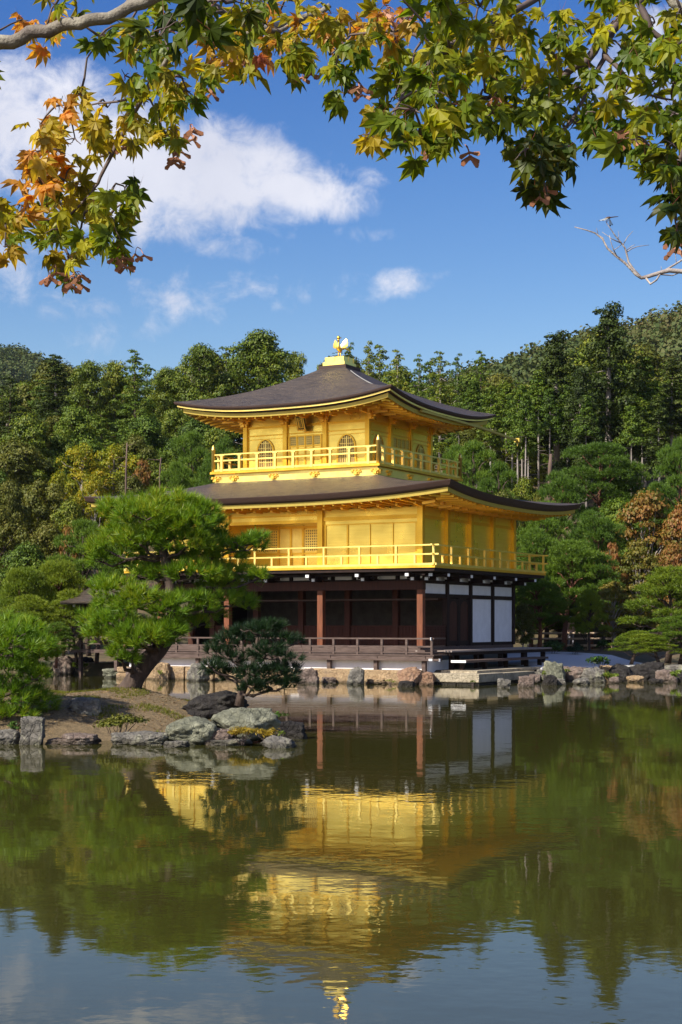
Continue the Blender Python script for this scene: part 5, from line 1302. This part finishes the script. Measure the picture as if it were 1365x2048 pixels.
SKIN = mat('skin', (.55, .33, .24), .6); HAIR = mat('dark_hair', (.02, .014, .012), .5)
def person(px, Y, z0, H, label, top, bottom, rot, hat=None, seed=0):
    X = (px-HX)/FPX*Y; r = thing('person', label, 'person', (X, Y, z0), rot)
    k = H/1.7
    J = [(0,0,.95),(0,0,1.2),(0,-.01,1.42),(0,0,1.5),(0,-.01,1.6),(.1,0,.88),(.11,-.02,.5),(.1,.03,.08),(.1,-.13,.03),(-.1,0,.88),(-.11,.03,.5),(-.1,.08,.08),(-.1,-.08,.03),
         (.19,0,1.4),(.25,.02,1.12),(.2,-.12,.92),(.18,-.18,.85),(-.19,0,1.4),(-.25,.02,1.12),(-.22,-.1,.9),(-.21,-.15,.83)]
    E = [(0,1),(1,2),(2,3),(3,4),(0,5),(5,6),(6,7),(7,8),(0,9),(9,10),(10,11),(11,12),(2,13),(13,14),(14,15),(15,16),(2,17),(17,18),(18,19),(19,20)]
    rad = [.15,.15,.15,.06,.1,.1,.07,.05,.04,.1,.07,.05,.04,.07,.05,.04,.035,.07,.05,.04,.035]
    me = bpy.data.meshes.new('body'); me.from_pydata([tuple(c*k for c in j) for j in J], E, []); o = inst('body', me, r)
    sk = o.modifiers.new('skin', 'SKIN'); 
    for i, v in enumerate(me.skin_vertices[0].data): v.radius = (rad[i]*k, rad[i]*k*.8); v.use_root = (i == 0)
    sb = o.modifiers.new('sub', 'SUBSURF'); sb.levels = sb.render_levels = 1
    m = bpy.data.materials.new('clothing'); m.use_nodes = True; nt = m.node_tree; bs = nt.nodes['Principled BSDF']; bs.inputs['Roughness'].default_value = .9
    tc = nd(nt, 'ShaderNodeTexCoord'); sx = nd(nt, 'ShaderNodeSeparateXYZ'); nt.links.new(tc.outputs['Object'], sx.inputs[0])
    cr = nd(nt, 'ShaderNodeValToRGB'); cr.color_ramp.interpolation = 'CONSTANT'; nt.links.new(mth(nt, 'DIVIDE', sx.outputs[2], 1.75*k), cr.inputs[0])
    e = cr.color_ramp.elements; e[0].position = 0; e[0].color = (.03,.03,.035,1); e[1].position = .03; e[1].color = (*bottom,1)
    for p, c in ((.55, top), (.84, (.55,.33,.24))): x = e.new(p); x.color = (*c, 1)
    nt.links.new(cr.outputs[0], bs.inputs['Base Color']); me.materials.append(m)
    g = MB(); g.lathe((0,.02*k,1.58*k), [(.09*k,0),(.11*k,.06*k),(.1*k,.11*k),(.06*k,.15*k),(.01,.165*k)], 12)
    g.build('hair', HAIR, r, smooth=True)
    if hat:
        g = MB(); g.lathe((0,0,1.655*k), [(.2*k,0),(.19*k,.015*k),(.115*k,.02*k),(.11*k,.09*k),(.02,.12*k)], 14); g.build('hat', M['white_cap'], r, smooth=True)
    return r
person(1142, 77.2, .85, 1.6, 'person in a white hat half hidden behind pine boughs and the fence', (.75,.5,.42), (.3,.3,.36), .6, hat=True)
person(1222, 77.4, .8, 1.5, 'person in a pale top and dark trousers behind the thin maple trunks', (.5,.5,.6), (.03,.03,.04), -.8)

# ------------------------------------------------------------------ overhanging maples in the foreground
def maple_leaf_template(k):
    q = random.Random(k*13+5); bend = q.uniform(.05, .4); close = q.uniform(.72, 1.05); cup = q.uniform(-.1, .12)
    angs = [a*close for a in (0, 38, -38, 78, -78, 126, -126)]; lens = [1, .94, .92, .74, .72, .4, .42]; lens = [l*q.uniform(.88, 1.08) for l in lens]
    droop = [q.uniform(-.02, .26) for _ in range(7)]; tw = [q.uniform(-.09, .09) for _ in range(7)]
    order = sorted(range(7), key=lambda i: -angs[i]); pts = []; tip = []
    for n_, i in enumerate(order):
        a, L_ = R(angs[i]), lens[i]; w = .165*min(1, L_+.15)
        d = (math.sin(a), math.cos(a)); p = (math.cos(a), -math.sin(a))
        def P(r, off, z): return (d[0]*r*L_ + p[0]*off, d[1]*r*L_ + p[1]*off, z - droop[i]*max(0, r-.35)**1.5*1.6 + tw[i]*off/w)
        if n_ > 0:
            am = R((angs[order[n_-1]] + angs[i])/2); rn = .38 if abs(am) < 1.2 else .27
            pts.append((math.sin(am)*rn, math.cos(am)*rn, .0)); tip.append(0)
        pts += [P(.44, -w*.9, .03), P(.58, -w*1.03, .05), P(.7, -w*.8, .04), P(.84, -w*.36, .01), P(1.02, 0, -.03), P(.84, w*.36, .01), P(.7, w*.8, .04), P(.58, w*1.03, .05), P(.44, w*.9, .03)]
        tip += [0, .1, .25, .6, 1, .6, .25, .1, 0]
    pts = [(x, y, z - bend*(x*x+y*y) + cup*abs(x)) for x, y, z in pts]
    tri = []; tc_ = []
    for i in range(len(pts)-1): tri.append(((0,0,.02), pts[i], pts[i+1])); tc_.append((0, tip[i], tip[i+1]))
    tri.append(((0,0,.02), pts[-1], pts[0])); tc_.append((0, 0, 0))
    s = .012
    tri.append(((-s,-.02,0), (s,-.02,0), (0,-.75,.12))); tc_.append((0, 0, 0))
    return np.array(tri), np.array(tc_)            # (T,3,3), (T,3)
TPL = [maple_leaf_template(b) for b in range(14)]
def maple_mat():
    m = bpy.data.materials.new('maple_leaf'); m.use_nodes = True; nt = m.node_tree; L = nt.links.new
    bs = nt.nodes['Principled BSDF']; bs.inputs['Roughness'].default_value = .45; bs.inputs['Specular IOR Level'].default_value = .3; out = nt.nodes['Material Output']
    at_ = nd(nt, 'ShaderNodeAttribute', attribute_name='leaf_colour'); L(at_.outputs['Color'], bs.inputs['Base Color'])
    tr = nd(nt, 'ShaderNodeBsdfTranslucent'); L(mixc(nt, 1.0, at_.outputs['Color'], (1.6, 1.5, .5), 'MULTIPLY'), tr.inputs[0])
    mx = nd(nt, 'ShaderNodeMixShader'); mx.inputs[0].default_value = .5; L(bs.outputs[0], mx.inputs[1]); L(tr.outputs[0], mx.inputs[2]); L(mx.outputs[0], out.inputs[0])
    return m
MAPLE = maple_mat()
PALS = {'g': [(.085,.145,.01),(.135,.195,.012),(.2,.245,.016)], 'y': [(.26,.24,.02),(.36,.3,.022),(.46,.36,.03)], 'o': [(.48,.25,.04),(.56,.28,.045),(.46,.32,.035)], 'd': [(.035,.06,.006),(.05,.08,.008),(.08,.11,.01)],  # the dark palette puts leaf shade into the colour
        'm': [(.14,.2,.012),(.23,.27,.015),(.34,.33,.02)], 'p': [(.6,.2,.12),(.55,.27,.07),(.46,.3,.04)]}
def maple_leaves(clusters, seed):
    r2 = np.random.default_rng(seed); V, Cc, pos = [], [], []
    for (px, py, rad, n, pal, Y) in clusters:
        for i in range(max(2, round(n*(.85 if px > 640 else 1)))):
            a = r2.uniform(0, 6.283); q = rad*math.sqrt(r2.uniform(0, 1)); Yl = Y + r2.normal()*.16
            p = at(px + math.cos(a)*q, py + math.sin(a)*q, Yl); c = np.array(p)
            side = math.cos(a)*.5
            D = unit(np.array([side + r2.normal()*.45, r2.normal()*.4 - .15, -.7 + r2.normal()*.48]))
            Nn = np.array([r2.normal()*.65 - .15, -.7 + r2.normal()*.5, .55 + r2.normal()*.5]); Nn = unit(Nn - D*np.dot(Nn, D)); Xx = np.cross(D, Nn)
            s = r2.uniform(.025, .043); t, tc_ = TPL[r2.integers(14)]
            pts = c + s*(t[..., 0:1]*Xx + t[..., 1:2]*D + t[..., 2:3]*Nn)
            pl_ = PALS[pal]; col = np.array(pl_[r2.integers(len(pl_))])*r2.uniform(.8, 1.2)
            tf = tc_.reshape(-1, 1)*r2.uniform(0, .75)*(.3 if pal in 'gd' else .6 if pal in 'my' else 1.0); cc = np.tile(col, (t.shape[0]*3, 1))*(1-tf) + np.array([.42, .17, .03])*tf; cc[-3:] = (.25, .07, .05)
            V.append(pts.reshape(-1, 3)); Cc.append(cc); pos.append(p)
    V = np.concatenate(V); Cc = np.concatenate(Cc)
    m = np_mesh('foliage', V, 3, MAPLE)
    at_ = m.color_attributes.new('leaf_colour', 'FLOAT_COLOR', 'POINT')
    at_.data.foreach_set('color', np.concatenate([Cc, np.ones((len(Cc), 1))], 1).astype(np.float32).ravel())
    return m, pos
def samaras(spots, seed):
    r2 = random.Random(seed); g = MB()
    for (px, py, Y, n) in spots:
        for i in range(n):
            c = at(px + r2.uniform(-16, 16), py + r2.uniform(-12, 14), Y + r2.uniform(-.06, .06))
            for s in (-1, 1):
                d = Vector((s*r2.uniform(.5, 1), r2.uniform(-.5, .5), -r2.uniform(.2, .9))).normalized(); w = d.cross(Vector((0, 1, .2))).normalized()
                p0, p1, p2 = c, c + d*.006, c + d*.017
                th = Vector((0, .0012, 0))
                g.tube([p0, p1], [.0022, .002], 6)
                g.poly([p1-w*.002-th, p1+w*.002-th, p2+w*.0045-th, p2+d*.003-th, p2-w*.003-th, p1-w*.002+th, p1+w*.002+th, p2+w*.0045+th, p2+d*.003+th, p2-w*.003+th],
                       [(0,1,2,3,4),(9,8,7,6,5),(0,5,6,1),(1,6,7,2),(2,7,8,3),(3,8,9,4),(4,9,5,0)])
            g.tube([c, c.lerp(at(px, py-16, Y), .5) + Vector((0, 0, .004)), at(px, py-16, Y)], .0008, 4)
    return g
def path3(pts): return [at(x, y, Y) for (x, y, Y) in pts]
def maple(label, base, trunk, branches, clusters, seeds, seed, fill):
    random.seed(seed); r = thing('maple_tree', label, 'maple tree', base); bv_ = Vector(base)
    g = MB(); g.tube([Vector(p)-bv_ for p in trunk], [.11,.09,.07,.045], 12, .05); g.build('trunk', M['bark_maple'], r, smooth=True)
    allp = []
    for (pts, r0, r1, big) in branches:
        P = path3(pts) if not isinstance(pts[0], Vector) else pts
        Q = []
        for a, b in zip(P, P[1:]):
            for k in range(4): Q.append(a.lerp(b, k/4) + (Vector((random.uniform(-1,1), random.uniform(-1,1), random.uniform(-1,1)))*r0*.35 if k else Vector()))
        Q.append(P[-1]); n = len(Q)
        g = MB(); g.tube([q-bv_ for q in Q], [r0+(r1-r0)*i/(n-1) for i in range(n)], 10 if big else 7, .05); g.build('branch', M['bark_maple'] if big else M['bark_twig'], r, smooth=True)
        allp += Q
    m, pos = maple_leaves(clusters, seed)
    m.transform(Matrix.Translation(-bv_)); inst('foliage', m, r)
    g = MB()
    for (px, py, rad, n, pal, Y) in sorted(clusters, key=lambda q: min((at(q[0], q[1], q[5]) - w_).length for w_ in allp)):
        c = at(px, py - rad*.3, Y); j = min(allp, key=lambda q: (q-c).length)
        limb(g, j-bv_, c-bv_, .0026 if (j-c).length < .5 else .004, .0012, 5, .01, .06, 4); allp.append(c)
        for k in range(min(3, n)):
            e = c + Vector((random.uniform(-1,1), random.uniform(-.5,.5), random.uniform(-.8,.5)))*rad*Y/FPX*.7; limb(g, c-bv_, e-bv_, .0014, .0006, 4, 0, .08, 3)
    g.build('twigs', M['bark_twig'], r, smooth=True)['kind'] = 'stuff'
    if seeds:
        sm_ = mat('pink_seed_wing', (.4,.16,.09), .6, var=(.24,.12,.06), vscale=30)
        for s_ in seeds:
            g = samaras([s_], seed + int(s_[0])); g.V = [tuple(Vector(v)-bv_) for v in g.V]; g.build('seed_cluster', sm_, r)
    return r
cl_left = [(95,60,40,6,'o',2.95),(110,25,50,7,'y',2.95),(45,45,20,3,'o',2.8),(200,85,40,5,'g',2.95),(255,65,40,6,'y',2.95),(285,95,40,6,'g',2.25),(330,70,45,5,'d',2.1),(310,60,40,6,'g',2.8),(400,30,55,7,'d',2.1),(375,110,30,4,'y',2.7),
    (120,220,45,8,'o',2.9),(160,200,35,5,'y',2.95),(80,260,35,6,'y',2.9),(100,310,45,8,'o',2.8),(150,290,45,9,'y',2.95),(60,345,30,6,'o',2.85),(215,230,50,11,'y',2.9),(250,255,45,9,'y',2.95),(290,210,45,9,'m',2.9),(320,250,32,6,'y',2.9),(345,280,22,4,'m',2.95),(300,170,45,8,'m',2.8),(250,160,30,5,'m',2.8),(350,165,40,7,'y',2.8),
    (85,385,45,9,'o',2.85),(130,375,45,8,'y',2.9),(120,420,45,8,'m',2.95),(175,385,45,8,'y',2.9),(220,400,40,8,'m',2.9),(250,385,34,6,'g',2.95),(262,425,28,5,'m',2.9),(40,420,35,7,'o',2.9),(15,455,34,7,'m',2.9),(-20,440,50,8,'y',2.9),(70,450,30,5,'g',2.95),(115,470,40,8,'m',2.9),(130,510,32,7,'y',2.9),(140,540,20,4,'m',2.9),(185,455,36,8,'g',2.9),(225,470,34,7,'g',2.95),(235,505,22,5,'m',2.9),(10,500,20,3,'o',2.9),(170,490,22,4,'m',2.95),
    (430,85,45,8,'o',2.9),(450,120,40,8,'y',2.9),(410,150,35,5,'m',2.9),(480,60,50,8,'g',2.5),(500,110,40,8,'p',3.0),(490,150,28,5,'m',3.0),(540,60,50,10,'o',2.9),(560,100,40,8,'m',2.95),(595,130,28,6,'m',3.0),(600,60,50,10,'y',3.0),(640,40,45,8,'o',3.0),(470,20,60,8,'d',2.2),(540,15,60,8,'m',2.7),(600,10,60,8,'y',2.8),(355,215,28,4,'m',2.8),(375,190,24,4,'g',2.8),
    (160,-40,70,10,'g',3.0),(330,-40,80,12,'m',2.95),(480,-50,80,12,'g',2.6),(-60,250,70,10,'y',2.8),(-70,380,60,8,'o',2.9),(-50,120,60,7,'g',2.7)]
cl_right = [(650,95,40,8,'m',2.9),(690,110,38,8,'g',2.9),(670,155,30,7,'g',2.9),(685,190,20,4,'m',2.9),(700,60,50,9,'y',2.95),(750,40,50,9,'o',2.9),(740,90,45,8,'y',2.9),(780,80,45,9,'m',2.9),(820,50,50,10,'o',2.9),(850,90,50,10,'m',2.8),(800,120,35,7,'g',2.9),(780,150,28,6,'g',2.9),(820,170,40,8,'g',2.9),(790,200,28,6,'g',2.8),
    (760,250,32,6,'y',2.4),(790,265,35,7,'g',2.5),(740,275,20,3,'y',2.4),(830,235,50,11,'m',2.4),(840,280,40,9,'g',2.5),(880,200,55,12,'m',2.5),(890,250,50,11,'g',2.6),(900,290,34,8,'g',2.7),(930,230,40,9,'g',2.7),(860,150,50,10,'g',2.6),(900,120,55,12,'m',2.6),(950,90,60,14,'m',2.7),(960,150,55,12,'m',2.8),(970,200,50,12,'g',2.8),(985,235,36,9,'g',2.8),(1020,200,50,12,'g',2.8),(1010,120,60,14,'m',2.8),(1020,60,60,14,'y',2.9),(960,30,60,12,'m',2.7),(900,40,60,12,'g',2.5),
    (1040,260,40,10,'d',2.8),(1080,235,50,12,'g',2.8),(1080,180,55,14,'m',2.9),(1090,110,60,15,'m',2.9),(1080,40,60,14,'m',2.9),(1050,310,38,10,'d',2.4),(1085,320,45,12,'d',2.5),(1080,365,30,8,'d',2.5),(1095,395,12,2,'d',2.5),(1120,300,40,10,'d',2.6),(1150,260,45,12,'g',2.8),(1150,310,28,6,'d',2.7),(1140,200,50,12,'g',2.9),(1160,140,50,10,'m',2.9),(1160,60,60,14,'m',2.9),(1200,240,40,10,'g',2.8),(1210,290,28,7,'d',2.7),(1225,200,36,8,'m',2.9),(1230,60,60,12,'m',2.9),(1250,120,40,7,'m',2.95),
    (1270,230,30,6,'m',2.9),(1270,290,38,8,'g',2.5),(1300,250,45,10,'m',2.6),(1300,310,40,10,'g',2.5),(1310,180,50,12,'m',2.9),(1290,120,45,9,'g',2.9),(1310,60,50,11,'m',2.9),(1350,110,50,12,'g',2.8),(1350,180,45,11,'g',2.8),(1350,240,45,10,'g',2.6),(1345,300,45,11,'d',2.5),(1330,340,30,6,'g',2.5),(1350,380,30,8,'d',2.4),(1345,430,26,6,'d',2.4),(1355,470,18,4,'d',2.4),(1360,30,50,9,'g',2.8),(1410,200,60,12,'g',2.6),(1410,350,60,12,'d',2.5),(1420,60,60,10,'g',2.8),
    (760,-30,80,12,'m',2.7),(900,-40,80,14,'g',2.6),(1050,-40,80,14,'m',2.7),(1200,-40,80,14,'g',2.8),(1330,-40,80,12,'g',2.8)]
# unseen foliage added to the same crowns, outside the frame, to throw shade
for k in range(12): cl_right.append((random.uniform(500, 1500), random.uniform(-420, -120), 150, 9, 'g', random.uniform(1.6, 2.5)))
for k in range(10): cl_left.append((random.uniform(-500, 400), random.uniform(-420, -150), 150, 8, 'g', random.uniform(1.8, 2.6)))
def inv(v): return (HX + v.x/v.y*FPX, HY - (v.z-CAMZ)/v.y*FPX, v.y)
for (px, py, rad, n, pal, Y) in list(cl_right):
    if pal == 'd' and py > 100:  # unseen clusters added sunward of the dark leaves to shade them
        v = at(px, py, Y) + sdir*random.uniform(.55, 1.0); x_, y_, Y_ = inv(v)
        if y_ < -120: cl_right.append((x_, y_, rad*1.5*Y/Y_, 5 if pal == 'g' else 10, 'g', Y_))
tl = [(-2.1,2.6,.3),(-2.0,2.6,1.5),(-1.85,2.62,2.6),(-1.6,2.62,2.95)]
maple('maple with yellow and orange leaves on pale boughs reaching in at upper left', (-2.1,2.6,.3), tl,
    [([Vector(tl[3]), at(-350,150,2.64), at(0,84,2.62), at(80,62,2.62), at(160,48,2.6), at(235,28,2.6), at(330,-14,2.6)], .0125, .009, True),
     ([(235,28,2.6),(262,5,2.65),(300,-30,2.7)], .01, .005, True), ([(420,10,2.6),(390,55,2.7),(340,108,2.75),(300,170,2.8),(262,235,2.9)], .007, .003, True),
     ([(262,235,2.9),(228,300,2.9),(205,345,2.9),(185,385,2.9),(165,440,2.92),(150,500,2.92)], .0045, .0015, False), ([(228,300,2.9),(190,320,2.9),(150,325,2.9)], .0025, .001, False), ([(185,385,2.9),(220,430,2.9),(245,490,2.9)], .0025, .001, False),
     ([(300,170,2.8),(250,200,2.85),(180,210,2.9),(120,210,2.9)], .003, .001, False), ([(185,385,2.9),(130,440,2.9),(60,440,2.9),(10,450,2.9)], .0025, .001, False),
     ([(330,-14,2.6),(420,10,2.7),(520,60,2.95),(620,30,3.0),(660,10,3.0)], .009, .005, True), ([(480,70,2.9),(560,62,2.95),(600,40,3.0)], .006, .003, True)],
    cl_left, [(380,265,2.95,6),(355,310,2.95,5),(240,290,2.9,4),(150,560,2.9,9),(110,545,2.9,4),(240,525,2.9,6),(275,510,2.9,2),(470,120,2.95,12),(420,180,2.95,4),(500,120,2.95,8),(440,60,2.95,8)], 3, True)
tr_ = [(2.3,3.0,.3),(2.25,3.0,1.6),(2.0,3.0,3.2),(1.6,3.0,3.9)]
maple('maple with dense green leaves on dark boughs reaching in at upper right', (2.3,3.0,.3), tr_,
    [([Vector(tr_[3]), at(1500,-260,2.98), at(1262,-10,2.95), at(1225,60,2.95), at(1170,125,2.9), at(1110,160,2.9), at(1040,175,2.85), at(960,195,2.8), at(880,215,2.7)], .013, .0025, False),
     ([(1225,60,2.95),(1210,95,2.93),(1208,118,2.92),(1180,170,2.9),(1150,230,2.85),(1115,285,2.75),(1085,330,2.6)], .006, .002, False), ([(1210,110,2.92),(1240,140,2.9),(1262,168,2.9),(1300,190,2.88),(1345,200,2.85)], .005, .0015, False),
     ([(1262,168,2.9),(1240,200,2.9),(1225,230,2.9)], .002, .001, False), ([Vector(tr_[3]), at(1440,-160,2.9), at(1275,5,2.9), at(1300,60,2.9), at(1345,95,2.9), at(1400,120,2.9)], .009, .004, False),
     ([Vector(tr_[3]), at(1420,40,2.95), at(1345,5,2.95), at(1300,-40,2.95)], .011, .008, True), ([(1400,150,2.7),(1370,260,2.6),(1350,360,2.5),(1352,440,2.45)], .006, .002, False),
     ([(1100,-20,2.9),(1000,40,2.8),(900,90,2.7),(830,150,2.6),(790,220,2.5)], .007, .002, False), ([(900,90,2.7),(800,60,2.9),(700,70,2.95),(660,110,2.95)], .004, .0015, False)],
    cl_right, [(715,180,2.9,5),(610,150,3.0,5),(860,300,2.6,4),(930,305,2.7,3),(1085,385,2.5,4),(1260,270,2.6,6),(1230,280,2.7,4),(1000,200,2.8,4),(1345,490,2.4,3),(830,20,2.9,6),(780,30,2.9,6)], 5, True)

# dead branch and dragonfly
DY_ = 4.4
bt_ = Vector((2.0, 4.5, .3)); dt = thing('dead_branch_tree', 'bare bleached grey twigs of a dead tree reaching in at the right edge', 'dead tree', bt_)
g = MB(); g.tube([Vector((0,0,0)), Vector((0,0,1.5)), Vector((-.1,0,2.5)), Vector((-.3,-.05,2.98))], [.05,.04,.03,.014], 10); g.build('trunk', M['bark_dead'], dt, smooth=True)
def dbranch(pts, r0, r1):
    P = [(p if isinstance(p, Vector) else at(p[0], p[1], DY_ + (p[2] if len(p) > 2 else 0))) - bt_ for p in pts]; n = len(P)
    MBt.tube(P, [r0+(r1-r0)*i/(n-1) for i in range(n)], 7, .08)
MBt = MB()
dbranch([bt_+Vector((-.3,-.05,2.98)),(1480,535),(1365,543),(1338,541),(1318,546),(1297,553),(1283,556),(1272,549),(1262,538),(1250,526),(1231,511),(1215,497),(1205,478),(1190,466),(1172,460),(1149,454)], .0075, .0012)
dbranch([(1283,556),(1268,540,.02),(1257,524,.03),(1253,507,.03),(1250,496,.03),(1241,484,.03),(1230,471,.02),(1222,459,.02),(1213,446,.02)], .0036, .001)
dbranch([(1252,505,.03),(1264,497,.05),(1275,493,.06),(1298,490,.06)], .0018, .0007); dbranch([(1254,500,.03),(1263,493,0),(1270,489,0)], .0014, .0006)
dbranch([(1246,490,.03),(1255,474,.05),(1266,462,.05)], .0016, .0006); dbranch([(1242,486,.02),(1226,479,0),(1204,464,0)], .0018, .0007); dbranch([(1234,513),(1226,497,-.02),(1221,482,-.02),(1219,470,-.02)], .0016, .0007)
dbranch([(1214,496),(1206,476,.03),(1194,468,.03),(1183,464,.03)], .0016, .0006); dbranch([(1291,555),(1301,568,-.02),(1313,560,-.02),(1321,547)], .003, .0025); dbranch([(1330,541),(1348,530,.02),(1372,515,.02)], .003, .0025)
dbranch([(1353,528,.02),(1351,512,.02),(1348,498,.02)], .0012, .0007); dbranch([(1310,548),(1345,551,.03),(1372,540,.03)], .002, .0016); dbranch([(1196,468),(1194,460),(1193,456)], .001, .0005); dbranch([(1236,480,.02),(1238,470,.02),(1236,462,.02)], .001, .0005); dbranch([(1322,546),(1323,537),(1322,533)], .001, .0005)
dbranch([(1228,500),(1236,495,.02),(1244,488,.02)], .0011, .0008)
MBt.build('branch', M['bark_dead'], dt, smooth=True)
dc = at(1213, 437, DY_+.02); df_ = thing('dragonfly', 'small dark dragonfly perched on the topmost tip of the bare twigs', 'dragonfly', dc)
k = DY_/FPX
g = MB(); g.tube([(-3*k,0,-1*k),(-1*k,0,0),(2*k,0,1.2*k),(6*k,0,2*k),(9*k,0,2.2*k),(16*k,.002,3.6*k),(24*k,.004,4.6*k)], [1.6*k,2.0*k,2.4*k,2.2*k,1.1*k,1.0*k,.6*k], 8)
for s in (-1, 1):
    for q in (0, 2, 4): g.tube([(q*k,s*1*k,-1*k),(q*k-1*k,s*2.4*k,-5*k),(0,s*.6*k,-9*k)], [.35*k,.3*k,.2*k], 4)
g.build('body', mat('dragonfly_body', (.09,.05,.03), .4), df_, smooth=True)
wm = bpy.data.materials.new('clear_wing'); wm.use_nodes = True; wnt = wm.node_tree; wb_ = wnt.nodes['Principled BSDF']; wb_.inputs['Base Color'].default_value = (.5,.5,.42,1); wb_.inputs['Alpha'].default_value = .35; wb_.inputs['Roughness'].default_value = .2
for (tx, ty, tz, x0) in ((-18,-14,-9,3),(-11,-20,-10,5),(15,18,-9,4),(11,22,-10,6)):
    g = MB(); b = Vector((x0*k,0,1.8*k)); t = Vector((tx*k,ty*k,tz*k)); d = t-b; w = d.cross(Vector((0,-.6,1))).normalized()*3.0*k; th = Vector((0,.1*k,.1*k))
    ring = [b, b+d*.35+w*.8, b+d*.8+w, t+w*.3, t-w*.3, b+d*.8-w*.8, b+d*.35-w*.6]; n = len(ring)
    g.poly([p-th for p in ring]+[p+th for p in ring], [tuple(range(n)), tuple(reversed(range(n, 2*n)))] + [(i,(i+1)%n,n+(i+1)%n,n+i) for i in range(n)])
    wo = g.build('wing', wm, df_)
    g = MB(); r_ = [b+d*.86+w*.9, t+w*.25, t-w*.25, b+d*.86-w*.7]; th *= 1.6
    g.poly([p-th for p in r_]+[p+th for p in r_], [(0,1,2,3),(7,6,5,4),(0,4,5,1),(1,5,6,2),(2,6,7,3),(3,7,4,0)]); g.build('wing_tip', M['black'], wo)

# ------------------------------------------------------------------ the air
hz = MB().box(-420, 420, -62, 1002, -1.8, 130).mesh('haze', None)
hm = bpy.data.materials.new('hazy_air'); hm.use_nodes = True; hn = hm.node_tree; hn.nodes.clear()
ho = nd(hn, 'ShaderNodeOutputMaterial'); hv = nd(hn, 'ShaderNodeVolumePrincipled'); hn.links.new(hv.outputs[0], ho.inputs['Volume'])
hv.inputs['Color'].default_value = (.75, .86, 1, 1); hv.inputs['Density'].default_value = .00005; hv.inputs['Anisotropy'].default_value = .2
hz.materials.append(hm); o = inst('haze', hz); o['kind'] = 'stuff'; o['label'] = 'thin blue haze in the air over the pond and woods'; o['category'] = 'haze'
